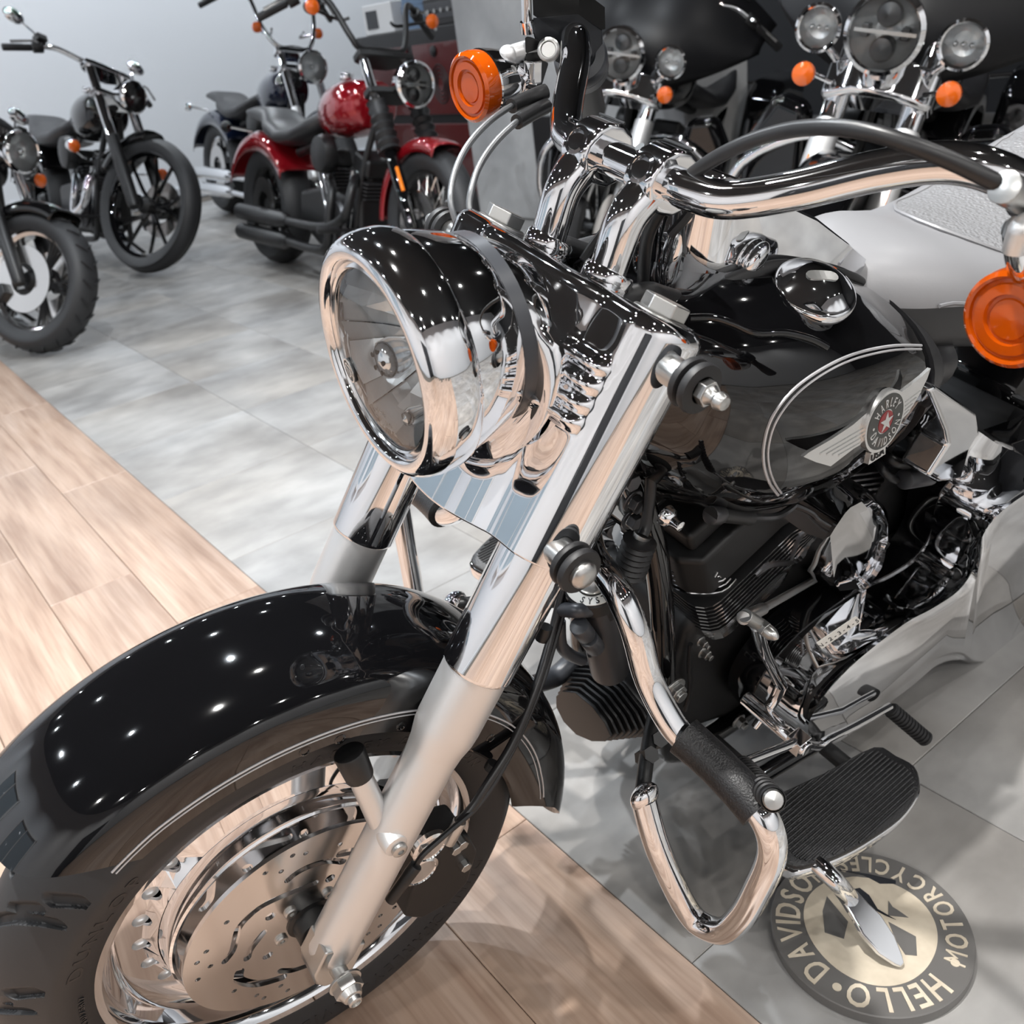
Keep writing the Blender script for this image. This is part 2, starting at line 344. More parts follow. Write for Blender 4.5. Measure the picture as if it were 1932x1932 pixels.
def tank_in(p):
    x,y,z=p
    if x>TANK[0][0] or x<TANK[-1][0]: return 1
    zt,zm,ym,zb=tank_sec(x)
    if z>=zm: return (abs(y)/ym)**2.7+((z-zm)/(zt-zm))**2.1-1
    return (abs(y)/ym)**2.3+((zm-z)/(zm-zb))**2.3-1

MM=np.array([(0.0238,-0.9647,-0.2623),(0.9992,0.0144,0.0377),(-0.0326,-0.263,0.9643)]); MO=V((0.9395,-0.1949,0.0104))
FR=np.array([(0.846,0.0592,-0.5299),(-0.0698,0.9976,0),(0.5286,0.037,0.848)]); FO=V((-0.0001,-0.0029,0.3119))
def hmat(): 
    m=Matrix.Identity(4)
    for i in range(3):
        for j in range(3): m[i][j]=MM[i][j]
        m[i][3]=MO[i]
    return m
HERO=empty('motorcycle',hmat(),label='chrome-laden black cruiser leaning on its side stand in the foreground',cat='motorcycle')
def F(a,b,u): return FO+FR@V((a,b,u))       # front assembly (forward, left, up the fork) -> bike
def Fs(P): return [F(*p) for p in P]
fa,fb,fu=FR[:,0],FR[:,1],FR[:,2]
W0=F(0,0,0)
H=HERO
# ---- front wheel
wp=lambda r,t,b: F(r*math.cos(t),b,r*math.sin(t))
def wl(prof,n=96,arc=None):  # lathe round the axle; profile (r,b)
    mb=Mb(); N=n; a0,a1=arc or (0,2*PI); cl=arc is None
    rings=[[wp(r,a0+(a1-a0)*k/N,b) for k in range(N if cl else N+1)] for r,b in prof]
    return mb,rings,cl
mb,rg,_=wl([(.214,-.05),(.226,-.055),(.234,-.053),(.2345,-.048),(.226,-.043),(.226,.043),(.2345,.048),(.234,.0535),(.229,.0553),(.221,.053),(.2155,.047),(.212,.036),(.207,.022),(.202,.0125),(.1975,.009)]); mb.loft(rg,True,(False,False))
# dished disc with a ring of bullet holes
NH=26; HK=(1,0,-1,-2,-3,-4,-5,-6); hr=.0096
def dish(r): return .009+max(0,.168-r)/.011*.014 if r<.1975 else .009
def df(x,y,h):
    r=math.hypot(x,y); return F(x,dish(r)+h,y)
mb.plate(circ(0,0,.1975,156),[circ(0,0,.1565,130)]+[circ(.1711*math.cos(math.radians(4)+2*PI*k/NH),.1711*math.sin(math.radians(4)+2*PI*k/NH),hr,18) for k in HK],df,.004)
mb2,rg,_=wl([(.1565,.023),(.1550,.030),(.1538,.046),(.1525,.0515),(.150,.0535),(.1465,.0525),(.145,.047),(.14,.038),(.08,.036),(.05,.042),(.048,.066),(.03,.068)]); mb.loft(rg,True,(False,False))
mbr,rg,_=wl([(.1975,-.02),(.05,-.045),(.03,-.06)]); mb.loft(rg,True,(False,False))
wheel=mb.build('wheel','chrome',H,ang=30,label='mirror polished disc wheel with a ring of bullet holes')
mb=Mb()
for k in HK:
    t=math.radians(4)+2*PI*k/NH; c=(.1711*math.cos(t),.1711*math.sin(t)); mb=Mb()
    hs=[[F(p[0],.0095-d_,p[1]) for p in circ(*c,hr*q,18)] for q,d_ in ((1,0),(.97,.003),(.8,.0055),(.4,.007))]; mb.loft(hs,True,(False,True)); mb.build('hole_cup','satin_alloy',wheel)
# ---- tyre with cut grooves and raised sidewall lettering
TH=list(np.radians(np.concatenate([np.arange(-80,40,.16),np.arange(40,280,2.)])))
prof=[(.224,.050),(.229,.0555),(.236,.0585),(.243,.0625),(.252,.0665),(.262,.0687),(.2705,.0692),(.2735,.0685),(.2765,.0668)]
for k in range(1,43):
    b=.0668*(1-k/42); prof.append((.321-.0445*(b/.0668)**2.15,b))
prof=prof+[(r,-b) for r,b in prof[-2::-1]]
GRV=[]  # grooves: list of (dtheta, b) polylines with half width; period PER
PER=2*PI/15
gro=[([(0,.002),(.05,.012),(.105,.026),(.15,.043),(.175,.056)],.0048),([(.12,.020),(.155,.030),(.185,.040)],.0052),([(.235,.044),(.265,.053),(.285,.060)],.0055),([(.19,-.004),(.24,-.016),(.30,-.030),(.345,-.046),(.36,-.056)],.0048),([(.31,-.022),(.345,-.032),(.37,-.041)],.0052)]
def gdepth(t,b):
    best=0
    for pl,w in gro:
        for m in (-1,0):
            q=(t%PER)-m*-PER if False else (t%PER)+(-m)*PER
            if q<pl[0][0]-.03 or q>pl[-1][0]+.03: continue
            for (t0,b0),(t1,b1) in zip(pl,pl[1:]):
                ax,ay=(t1-t0)*.31,b1-b0; px_,py_=(q-t0)*.31,b-b0; s_=max(0,min(1,(px_*ax+py_*ay)/(ax*ax+ay*ay)))
                d=math.hypot(px_-ax*s_,py_-ay*s_)
                if d<w*1.15: best=max(best,min(1,(w*1.15-d)/.0016))
    return best*.006
mb=Mb(); rings=[]
for r,b in prof:
    ring=[]
    for t in TH:
        rr=r
        if r>.279: rr=r-gdepth(t,b)
        ring.append(wp(rr,t,b))
    rings.append(ring)
mb.loft(rings,True,(False,False)); DD=[[r>.279 and gdepth(t,b)>.002 for t in TH] for r,b in prof]; NT=len(TH)
mb.m=[1 if DD[i//NT][i%NT] and DD[i//NT+1][(i+1)%NT] else 0 for i in range(len(mb.f))]; tyre=mb.build('tyre',['tyre_rubber','rubber'],wheel,ang=50)
mb=Mb()
def sidefr(t0,r0,flip=1):
    def fr(x,y,h):
        r=r0+y; t=t0+x/r0*flip
        b=.0625+(.0692-.0625)*min(max((r-.243)/.0245,0),1); return wp(r,t,b+h+.0003)
    return fr
text(mb,'DUNLOP',sidefr(math.radians(10),.2475),.0155,1.25,.5,.5,.0013)
text(mb,'DUNLOP',sidefr(math.radians(-170),.2475),.0155,1.25,.5,.5,.0013)
text(mb,'HARLEY-DAVIDSON',sidefr(math.radians(-128),.2475),.0135,1.15,.5,.5,.0013)
text(mb,'HARLEY-DAVIDSON',sidefr(math.radians(95),.2475),.0135,1.15,.5,.5,.0013)
text(mb,'140/75R17',sidefr(math.radians(-20),.2405),.006,1.3,.3,.5,.0008)
tag(mb.build('sidewall_lettering','cable',tyre,ang=0,label='raised tyre lettering'),kind='stuff')
# ---- brake disc
YR=.0735
pc=lambda L: [(r*math.cos(math.radians(t)),r*math.sin(math.radians(t))) for t,r in L]
holes=[circ(0,0,.026,30)]
for k in range(5):
    for t,r in ((44.4,.1315),(50.4,.1165),(58.2,.1313),(64.6,.1235),(12.5,.1165)): holes.append(circ(*pc([(t-72*k,r)])[0],.0032,10))
    holes.append(circ(*pc([(17.4-72*k,.062)])[0],.0062,14))
for d_ in (0,180):
    for L,w in (([(72,.0625),(56,.0659),(39,.0758),(26.4,.0872),(15.4,.0931),(5.7,.095),(-6.2,.0918),(-17,.0925),(-24,.1005)],.0043),([(-7,.0584),(-18.5,.0654),(-28,.0735),(-36,.078)],.0046),([(-46,.0935),(-55,.1015),(-74,.1035),(-92,.1005)],.0058),([(51,.0946),(57.5,.0976),(67.3,.0971),(81,.093),(94,.0862)],.0044)): holes.insert(1,slot(pc([(t+d_,r) for t,r in L]),w))
holes=[h for h in holes]
clean=[]; 
for h in holes:
    c=np.mean(h,0); 
    if all(min(np.hypot(*(V(p)-V(q))) for p in h[::2] for q in g[::2])>.0022 for g in clean): clean.append(h)
disc=Mb().plate(circ(0,0,.146,120),clean,lambda x,y,h: F(x,YR+h,y),.005).build('brake_disc','disc_steel',H,ang=30,label='drilled and slotted steel brake disc')
for k in range(5):
    c=pc([(28.2-72*k,.0385)])[0]; mb=Mb()
    mb.lathe([(.0075,YR+.0025),(.0075,YR+.005),(.006,YR+.0064),(.0032,YR+.0064),(.0028,YR+.0045),(.0001,YR+.0045)],F(c[0],0,c[1]),fb,18); mb.build('disc_bolt','zinc',disc)
mb,rg,_=wl([(.029,.071),(.029,.078),(.024,.080),(.0235,.098),(.021,.1),(.012,.1)],40); mb.loft(rg); mb.build('hub_spacer','black_satin',H)
mb,rg,_=wl([(.017,.098),(.017,.104),(.012,.106)],32); mb.loft(rg); mb.build('axle_collar','satin_alloy',H)
# ---- fork sliders, covers, axle
S=.1228
def fl_(prof,b,n=40,name='x',mat='chrome',parent=H,**k):
    return Mb().lathe([(r,u) for r,u in prof],F(0,b,0),fu,n,cap=(True,True)).build(name,mat,parent,**k)
for s in (1,-1):
    sl=fl_([(.0215,-.002),(.0262,.003),(.0275,.012),(.0275,.10),(.0278,.285),(.0292,.300),(.0328,.318),(.0336,.330),(.0338,.41)],s*S,44,'fork_slider','satin_alloy')
    # axle clamp foot with a flat machined outer face
    out=[(-.026,.03),(-.027,-.012),(-.018,-.028),(.002,-.031),(.018,-.022),(.026,-.006),(.027,.03)]
    Mb().prism([F(a,s*(S-.018),u) for a,u in out],fb*s*.040).build('axle_foot','zinc',sl,bev=.003)
    fl_([(.0355,.3985),(.0362,.3995),(.0366,.402),(.0375,.62),(.0375,.64)],s*S,48,'fork_cover','chrome')
    # fender boss
    mb=Mb(); mb.cyl(F(.010,s*.120,.184),F(.062,s*.099,.250),.0135,.0125,20); mb.cyl(F(.012,s*.112,.188),F(.012,s*.1505,.188),.0155,.014,22,.003); mb2_=Mb(); mb2_.cyl(F(.056,s*.1015,.242),F(.076,s*.090,.268),.0150,.0165,20,.003); mb2_.build('fender_bracket','black_satin',sl); mb.build('fender_boss','satin_alloy',sl)
    mb=Mb(); mb.lathe([(.0085,0),(.0085,.004),(.0065,.0055),(.0036,.0055),(.0034,.003),(.0001,.003)],F(.010,s*.1508,.186),fb*s,18); mb.build('socket_bolt','zinc',sl)
ax=Mb(); ax.cyl(F(0,-.15,0),F(0,.162,0),.0095); ax.build('axle','zinc',H)
mb=Mb(); mb.lathe([(.019,0),(.019,.003),(.0165,.0035)],F(0,.1625,0),fb,30,cap=(True,True)); mb.hexa(F(0,.1655,0),F(0,.177,0),.0165); mb.lathe([(.0135,0),(.0105,.007),(.0078,.008),(.0078,.013),(.0062,.0142),(.0055,.0142),(.005,.012),(.0001,.012)],F(0,.177,0),fb,24); mb.build('axle_nut','zinc',H,bev=.0008)
# ---- fender
def fsec(n=26):
    P=[]
    for b,r in [(-.092,.300),(-.0925,.32),(-.0915,.337),(-.087,.351),(-.078,.3605),(-.062,.3675),(-.04,.3725),(-.02,.3745),(0,.375),(.02,.3745),(.04,.3725),(.062,.3675),(.078,.3605),(.087,.351),(.0915,.337),(.0925,.32),(.092,.300)]: P.append((b,r))
    return [tuple(p[:2]) for p in smooth([(b,r,0) for b,r in P],3)]
sec=fsec()
def fend(th=0.):
    rings=[]; NA=90
    for k in range(NA+1):
        q=k/NA; ring=[]
        for b,r in sec:
            s_=abs(b)/.0925; drop=max(0,(.375-r)/.075)
            lo=math.radians(19.5+5*s_**3+8.5*drop**1.3); hi=math.radians(170-5*s_**2-18*drop**1.2)
            t=lo+(hi-lo)*q
            # skirt is shallower behind the fork, lip flares at the tail
            rr=r; w=max(0,min(1,(math.degrees(t)-75)/35)); 
            if r<.337: rr=r-(.337-r)/.037*.028*w
            fl2=max(0,(math.degrees(t)-140)/30); rr+=.012*fl2*fl2
            ring.append(wp(rr-th,t,b*(1-th/.1)))
        rings.append(ring)
    return rings
mb=Mb(); a=fend(0); b=fend(.003); mb.loft(a,False,(False,False)); mb.loft([r[::-1] for r in b],False,(False,False))
n=len(sec)
for e in (0,-1): mb.loft([a[e],b[e]],False,(False,False))
for j in (0,n-1): mb.loft([[r[j] for r in a],[r[j] for r in b]],False,(False,False))
fender=mb.build('fender','black_paint',H,ang=50,label='deep glossy black valanced front fender')
for r0,w in ((.3195,.0011),(.3145,.0007)):
    for s in (1,):
        P=[]
        for k in range(61):
            t=math.radians(29+(150-29)*k/60); d=math.degrees(t); rr=r0-max(0,(d-115)/35)*.006+max(0,(d-140)/12)*.004+max(0,(38-d)/9)*-.004
            P.append(wp(rr,t,s*(.0928)))
        Mb().tube(P,w,6,1).build('pinstripe','silver_stripe',fender)
for t,r in ((64.7,.305),(71.6,.303),(84.9,.300),(113.1,.294),(95,.297)):
    Mb().lathe([(.0065,0),(.006,.0012),(.004,.0018),(.0035,.0008),(.0001,.0008)],wp(r,math.radians(t),.0915),fb,18).build('fender_rivet','black_paint',fender)
# ---- brake caliper behind the slider, hose and sensor lead
cal=Mb(); cal.prism([F(a,.052,u) for a,u in ((-.095,.125),(-.15,.13),(-.185,.095),(-.20,.04),(-.185,.005),(-.15,-.012),(-.118,.0),(-.105,.05))],fb*.055); caliper=cal.build('brake_caliper','black_wrinkle',H,bev=.005)
for p in [(-0.0915,0.11,0.124),(-0.0983,0.11,0.0848)]:
    Mb().lathe([(.023,0),(.023,.006),(.019,.008),(.018,.0065),(.0001,.0065)],F(p[0],.104,p[2]),fb,24).build('piston_cover','polished_alloy',caliper)
for p in [(-0.1399,0.1,0.1228),(-0.1338,0.1,0.1154),(-0.0781,0.1,0.129),(-0.1683,0.1,0.0803)]:
    mb=Mb(); mb.hexa(F(p[0],.098,p[2]),F(p[0],.116,p[2]),.0075); mb.build('caliper_bolt','zinc',caliper,bev=.001)
hose=[(-0.1829,0.03,0.4366),(-0.1807,0.05,0.3823),(-0.1624,0.08,0.3287),(-0.1467,0.1,0.2683),(-0.1261,0.112,0.2258),(-0.1138,0.118,0.1932),(-0.1017,0.12,0.173)]
Mb().tube(Fs(hose),.0052,10).build('brake_hose','cable',H)
lead=[(-0.1947,0.03,0.4372),(-0.1899,0.05,0.3824),(-0.1698,0.08,0.3284),(-0.1483,0.104,0.2518),(-0.1222,0.118,0.196),(-0.0792,0.13,0.171),(-0.0527,0.135,0.1496),(-0.0501,0.135,0.1327)]
Mb().tube(Fs(lead),.0034,8).build('sensor_lead','cable',H)
c=[(-0.0501,0.135,0.1327),(-0.049,0.135,0.1008),(-0.0389,0.135,0.0805)]
Mb().cyl(F(*c[0]),F(*c[2]),.0075,.0065,12,.001).build('sensor_plug','black_satin',H)
c=[(-0.1094,0.115,0.1684),(-0.1104,0.115,0.1336)]
Mb().cyl(F(*c[0]),F(*c[1]),.008,.0075,12,.001).build('hose_ferrule','zinc',H)
for q in ([(-0.1341,0.1,0.2378),(-0.1338,0.1,0.2282)],[(-0.1695,0.045,0.3923),(-0.174,0.045,0.3739)]):
    Mb().cyl(F(*q[0]),F(*q[1]),.0085,n=12).build('hose_clip','black_satin',H)
# ---- nacelle: chrome sheet wrapping both fork legs, fluted beside the headlight
def nac():
    path=[]  # (a,b) half section from the centre to the back of the leg
    half=[(.052,0),(.052,.02),(.051,.045),(.048,.068),(.044,.084),(.0405,.098)]
    for t in np.linspace(80,-75,16): half.append((.0405*math.cos(math.radians(90-t)),S+.0405*math.sin(math.radians(90-t))) if False else (.0425*math.sin(math.radians(t)),S+.0425*math.cos(math.radians(t))))
    H2=[(p[0],p[1],0) for p in half]; H3=[tuple(p[:2]) for p in smooth(H2,5)]
    full=[(a,-b) for a,b in H3[::-1]]+H3[1:]
    us=np.linspace(.538,.762,130); rings=[]
    for u in us:
        ring=[]
        for a,b in full:
            d=0.
            if a>.0 and abs(b)<.16:
                # flutes: four rounded ribs, each fading out at its own length toward the fork
                sb=abs(b)
                for i in range(4):
                    uc=.667+.0172*i; L=.1335-.0005*i
                    g=math.exp(-((u-uc)/.0052)**2); d+=.0085*g/(1+math.exp((sb-L)/.0018))/(1+math.exp((.07-sb)/.006))
                d+=.006*math.exp(-((u-.693)/.034)**4)/(1+math.exp((sb-.131)/.003))/(1+math.exp((.06-sb)/.01))
            # lower hem dips toward the middle
            uu=u-(.018*(1-(u-.538)/.224))*math.exp(-(b/.09)**2)
            ring.append(F(a+d,b,uu))
        rings.append(ring)
    # rolled top edge
    for k in range(1,7):
        t=k/6*PI/2; ring=[]
        for a,b in full:
            n_=V((a,b-max(-S,min(S,b)))); l_=np.linalg.norm(n_); c_=V((0,max(-S,min(S,b)))); nn=n_/max(l_,1e-6); p=c_+nn*(l_-.012*(1-math.cos(t)))
            ring.append(F(p[0],p[1],.762+.012*math.sin(t)))
        rings.append(ring)
    return rings
mb=Mb(); mb.loft(nac(),False,(False,False)); nacelle=mb.build('nacelle','chrome',H,ang=60,label='polished chrome headlight nacelle with four flutes each side')
nacelle.modifiers.new('thick','SOLIDIFY').thickness=-.002
# upper fork plate with its cap bolts, and stem
out=[]
for t in np.linspace(-90,90,14): out.append((.036*math.sin(math.radians(t))*1,S+.036*math.cos(math.radians(t))))
out=out[::-1]; o2=[(-.03,.08),(-.075,.04),(-.075,-.04),(-.03,-.08)]
full=[(a,b) for a,b in out]+o2[:]+[(a,-b) for a,b in out[::-1]]
Mb().prism([F(a,b,.757) for a,b in full],fu*.016).build('fork_plate','chrome',H,bev=.004)
for s in (1,-1):
    mb=Mb(); mb.lathe([(.026,.772),(.026,.776),(.024,.777)],F(0,s*S,0),fu,30,cap=(True,True)); mb.hexa(F(0,s*S,.777),F(0,s*S,.790),.0215); mb.build('fork_cap_bolt','zinc',H,bev=.0015)
Mb().cyl(F(-.042,0,.74),F(-.042,0,.785),.018,n=24,bev=.003).build('stem_nut','chrome',H)
# rubber buffered side studs (two each side)
for s in (1,-1):
    for aa,uu,L in ((.008,.742,.05),(.018,.556,.03)):
        st=Mb(); st.cyl(F(aa,s*.150,uu),F(aa,s*(.158+L*.62),uu),.0135,n=24,bev=.001); st=st.build('side_stud','zinc',H)
        mb=Mb(); b0=.158+L*.55; mb.lathe([(.014,0),(.0215,.001),(.0225,.004),(.0215,.007),(.017,.0085),(.017,.0105),(.0215,.012),(.0225,.0155),(.0215,.019),(.012,.02)],F(aa,s*b0,uu),fb*s,28); mb.build('rubber_buffer','rubber',st)
        mb=Mb(); b1=b0+.0195
        if uu>.7: mb.hexa(F(aa,s*b1,uu),F(aa,s*(b1+.009),uu),.0115); mb.lathe([(.009,0),(.0062,.004),(.006,.007),(.0078,.0085),(.0078,.012),(.006,.0165),(.0001,.0175)],F(aa,s*(b1+.009),uu),fb*s,18)
        else: mb.lathe([(.0135,0),(.0135,.004),(.0105,.008),(.006,.0095),(.0001,.0098)],F(aa,s*b1,uu),fb*s,20)
        mb.build('stud_nut','zinc',st,bev=.0008)
# ---- headlight
rk=math.radians(32); hx=FR.T@V((1,0,0)); hx=unit(V((hx[0],0,hx[2]))); hd=unit(FR@hx); HC=F(.155,0,.64); UPH=unit(np.cross(hd,fb)); UPH=UPH if UPH[2]>0 else -UPH
hl=Mb(); hl.lathe([(.060,-.098),(.082,-.093),(.0885,-.086),(.0945,-.072),(.0995,-.054),(.1025,-.04),(.1025,-.030)],HC,hd,72); head=hl.build('headlight','chrome',H,ang=60,label='big round chrome headlight')
mb=Mb(); mb.lathe([(.1015,-.034),(.106,-.033),(.109,-.0285),(.1105,-.018),(.1105,-.006),(.1085,.004),(.1045,.0115),(.0985,.0155),(.0925,.0155),(.0895,.0125),(.0885,.006),(.0885,0)],HC,hd,84); mb.build('trim_ring','chrome',head,ang=60)
mb=Mb(); mb.lathe([(.1035,-.034),(.1035,-.0315),(.099,-.0315)],HC,hd,72); mb.build('bucket_gasket','rubber',head)
mb=Mb(); mb.lathe([(.0885,.004),(.0868,.0085),(.083,.0105),(.0815,.009),(.082,.006)],HC,hd,72); mb.build('lens_bezel','polished_alloy',head)
mb=Mb(); mb.lathe([(.0835,.007),(.075,.0115),(.055,.0165),(.03,.0195),(.0001,.0205)],HC,hd,64); mb.build('lens','clear_glass',head,ang=60)
# faceted reflector
hxv,hyv,_=basis(hd,(0,1,0)); mb=Mb(); NF=24; rings=[]
rr=[.012,.026,.04,.054,.067,.0815]
for i in range(len(rr)-1):
    for k in range(NF):
        t0,t1=2*PI*k/NF,2*PI*(k+1)/NF; ra,rb=rr[i],rr[i+1]; tl=((k*7+i*5)%5-2)*.0016
        q=[]
        for r_,t_ in ((ra,t0),(rb,t0),(rb,t1),(ra,t1)): q.append(HC+(hxv*math.cos(t_)+hyv*math.sin(t_))*r_+hd*(-.055+.055*(r_/.0815)**2+tl*(1 if t_==t0 else -1)))
        mb.add(q,[(0,1,2,3)])
mb.build('reflector','reflector_silver',head,ang=0)
mb=Mb(); mb.lathe([(.012,-.05),(.0125,-.02),(.0165,-.016),(.0185,-.006),(.0165,.003),(.010,.008),(.0001,.0095)],HC,hd,24); shield=mb.build('bulb_shield','bulb_chrome',head,ang=50)
mb=Mb()
for t in (0,72,144,216,288):
    c=HC+(hxv*math.cos(math.radians(t+20))+hyv*math.sin(math.radians(t+20)))*.010+hd*.0083; mb.lathe([(.0024,0),(.0022,.0006),(.0001,.0006)],c,hd,10)
mb.build('shield_vent','black_satin',shield)
Mb().lathe([(.008,-.012),(.009,.0),(.006,.006),(.0001,.008)],HC+(-hyv*0)+V((0,.034,0))+V((0,0,-.042)),hd,14).build('parking_bulb','polished_alloy',head)
# round badge on the lens with a shield emblem
def lensfr(cx,cy):
    def fr(x,y,h):
        r=math.hypot(x+cx,y+cy); return HC+V((0,1,0))*(x+cx)+unit(np.cross(hd,(0,1,0)))*(y+cy)*1.+hd*(.0205-.0135*(r/.0835)**2+h)
    return fr
bc=(-.047,-.026) 
up_=unit(np.cross(hd,(0,1,0))); up_=up_ if up_[2]>0 else -up_
def lensfr(cx,cy):
    def fr(x,y,h):
        X,Y=x+cx,y+cy; r=math.hypot(X,Y); return HC-V((0,-1,0))*X*1.+up_*Y+hd*(.0205-.0135*(r/.0835)**2+h)
    return fr
BC=FR.T@(V((0,0,0)))
bdg=Mb().plate(circ(0,0,.0115,30),[],lensfr(-.037,-.024),.002).build('lens_badge','badge_dark',head)
mb=Mb(); lf=lensfr(-.037,-.024)
mb.plate(circ(0,0,.0115,30),[circ(0,0,.0102,30)],lambda x,y,h: lf(x,y,h+.0012),.0012)
sh=[(-.006,.006),(-.002,.0075),(0,.0062),(.002,.0075),(.006,.006),(.0055,0),(.0035,-.0045),(0,-.0075),(-.0035,-.0045),(-.0055,0)]
mb.plate(sh,[[(x*.78,y*.78) for x,y in sh]],lambda x,y,h: lf(x,y,h+.0012),.0012)
mb.plate([(-.0085,.0018),(.0085,.0018),(.0085,-.0018),(-.0085,-.0018)],[[(-.0078,.0011),(.0078,.0011),(.0078,-.0011),(-.0078,-.0011)]],lambda x,y,h: lf(x,y,h+.0014),.0012)
mb.build('badge_emblem','badge_silver',bdg,ang=0)
mb=Mb(); text(mb,'HCR',lensfr(.012,-.045),.006,1,.2,.5,.0003); text(mb,'E4  20',lensfr(.012,-.055),.006,1,.2,.5,.0003); text(mb,'666  76',lensfr(.012,-.064),.006,1,.2,.5,.0003); mb.build('lens_marking','badge_silver',head,ang=0)
# bucket collar (dark rubber) and the mount cup behind it
mb=Mb(); mb.lathe([(.084,-.086),(.0885,-.0865),(.0875,-.1005),(.080,-.1015)],HC,hd,56); mb.build('bucket_collar','grey_box',head)
mb=Mb(); rings=[]
for q in np.linspace(0,1,14):
    ring=[]
    for t in np.linspace(0,2*PI,64,endpoint=False):
        p0=HC-hd*.1+(V((0,1,0))*math.cos(t)*1.+unit(np.cross(hd,(0,1,0)))*-math.sin(t))*.0865 if False else HC-hd*.1+(fb*math.cos(t)+UPH*math.sin(t))*.0862
        p1=F(.046,.103*math.cos(t),.668+.094*math.sin(t)); w=q*q*(3-2*q); bl=math.sin(PI*q)*.012
        ring.append(p0*(1-q)+p1*q+(fb*math.cos(t)+fu*math.sin(t))*bl*(1 if math.sin(t)<.4 else .35))
    rings.append(ring)
mb.loft(rings,True,(True,False)); mb.build('headlight_pod','chrome',H,ang=60)
Mb().cyl(HC-hd*.06-up_*.104,HC-hd*.04-up_*.109,.006,n=14,bev=.001).build('adjuster_screw','zinc',head)
# ---- risers, clamps and handlebar
for s in (1,-1):
    b=s*.0456
    rs=Mb(); rs.tube(Fs([(.0,b,.772),(.006,b,.80),(.0115,b,.832),(.006,b,.855),(-.004,b,.868)]),[.0175,.0175,.018,.019,.019],24,8); riser=rs.build('riser','chrome',H)
    Mb().lathe([(.0235,.773),(.0245,.776),(.0245,.786),(.0225,.789),(.0185,.789)],F(0,b,0),fu,30,cap=(True,True)).build('riser_collar','chrome',riser)
    # clamp block round the bar
    cb=Mb(); ring=[]
    out=[(-.030,.860),(-.034,.874),(-.031,.892),(-.020,.904),(-.004,.9065),(.012,.902),(.022,.892),(.028,.876),(.027,.862),(.018,.853),(0,.848),(-.018,.851)]
    cb.prism([F(a-.004,b-.0185,u) for a,u in out],fb*.037); clamp=cb.build('handlebar_clamp','chrome',H,bev=.006,seg=3)
    Mb().lathe([(.0135,0),(.0135,.0025),(.0105,.003),(.0095,.001)],F(.021,b,.876),fa,24).build('clamp_bore','chrome',clamp); Mb().lathe([(.0098,.0025),(.0095,.0005),(.0001,.0005)],F(.021,b,.876),fa,20).build('bore_bolt','dark_metal',clamp)
    Mb().tube([F(-.006,b+k,.9075) for k in (-.0185,.0185)],.0012,6,1).build('clamp_seam','black_satin',clamp)
BARL=[(-.006,0,.876),(-.006,.06,.876),(-.010,.085,.877),(-.020,.115,.884),(-.04,.155,.912),(-.064,.198,.950),(-.083,.236,.975),(-.106,.268,.984),(-.14,.298,.982),(-.20,.345,.970),(-.28,.405,.955)]
bar=Mb(); full=[(a,-b,u) for a,b,u in BARL[:0:-1]]+BARL; bar.tube(Fs(full),.0163,24,8); bar.build('handlebar','chrome',H,label='wide chrome pullback handlebar')
for s in (1,-1):
    g=Mb(); g.tube(Fs([(-.20,s*.345,.970),(-.28,s*.405,.955),(-.305,s*.424,.95)]),[.019,.0195,.02],18,4); g.build('hand_grip','rubber',H)

# ================================================================ fuel tank, dash, seat
def tank_ring(x,n=40,sc_=1.,dz=0):
    zt,zm,ym,zb=tank_sec(x); P=[]
    for k in range(n):
        t=2*PI*k/n; c,s_=math.cos(t),math.sin(t)
        e,fz=((2/2.7,2/2.1),(2/2.3,2/2.3))[s_<0]
        y=math.copysign(abs(c)**e,c)*ym*sc_; z=zm+(math.copysign(abs(s_)**fz,s_))*((zt-zm) if s_>=0 else (zm-zb))*sc_
        P.append((x,y,z+dz))
    return P
xs=list(np.linspace(TANK[0][0],TANK[-1][0],60))
mb=Mb(); r0=tank_ring(xs[0]); c0=np.mean([V(p) for p in r0],0)
rings=[[c0+(V(p)-c0)*q+V((w,0,0)) for p in r0] for q,w in ((.2,.014),(.55,.012),(.8,.008),(.94,.003))]+[tank_ring(x) for x in xs]
mb.loft(rings); tank=mb.build('fuel_tank','black_paint',H,ang=60,label='deep glossy black teardrop fuel tank')
# seam rib along the flank
rib=[(-0.4742,0.0918,0.9355),(-0.4962,0.102,0.9327),(-0.5128,0.115,0.9262),(-0.5298,0.1284,0.9174),(-0.5649,0.1366,0.9091),(-0.5956,0.1476,0.8964),(-0.6131,0.1564,0.8853)]
Mb().tube(rib,.004,10,5).build('tank_seam','black_paint',tank)
for P,w in (([(-0.8259,0.1478,0.8066),(-0.7449,0.1588,0.841),(-0.6821,0.164,0.8609),(-0.6407,0.166,0.8694),(-0.6041,0.1673,0.8719),(-0.5706,0.1685,0.8699),(-0.5476,0.1694,0.8635),(-0.5312,0.1699,0.8512),(-0.5246,0.1695,0.8348),(-0.5248,0.1691,0.8137),(-0.5294,0.1687,0.7933),(-0.5402,0.1682,0.7685),(-0.5574,0.1672,0.7415),(-0.5797,0.1652,0.7149)],.0017),([(-0.8198,0.1521,0.806),(-0.7412,0.1622,0.8386),(-0.6812,0.1672,0.8571),(-0.6402,0.1689,0.8654),(-0.6057,0.1699,0.8676),(-0.574,0.171,0.865),(-0.552,0.1718,0.8581),(-0.5373,0.172,0.8461),(-0.5308,0.1714,0.8306),(-0.5308,0.1708,0.8107),(-0.5351,0.1705,0.7918),(-0.5453,0.1701,0.7687),(-0.5614,0.1693,0.7431),(-0.5814,0.1673,0.7185)],.0013)):
    Mb().tube(P,w,6,4).build('tank_pinstripe','silver_stripe',tank)
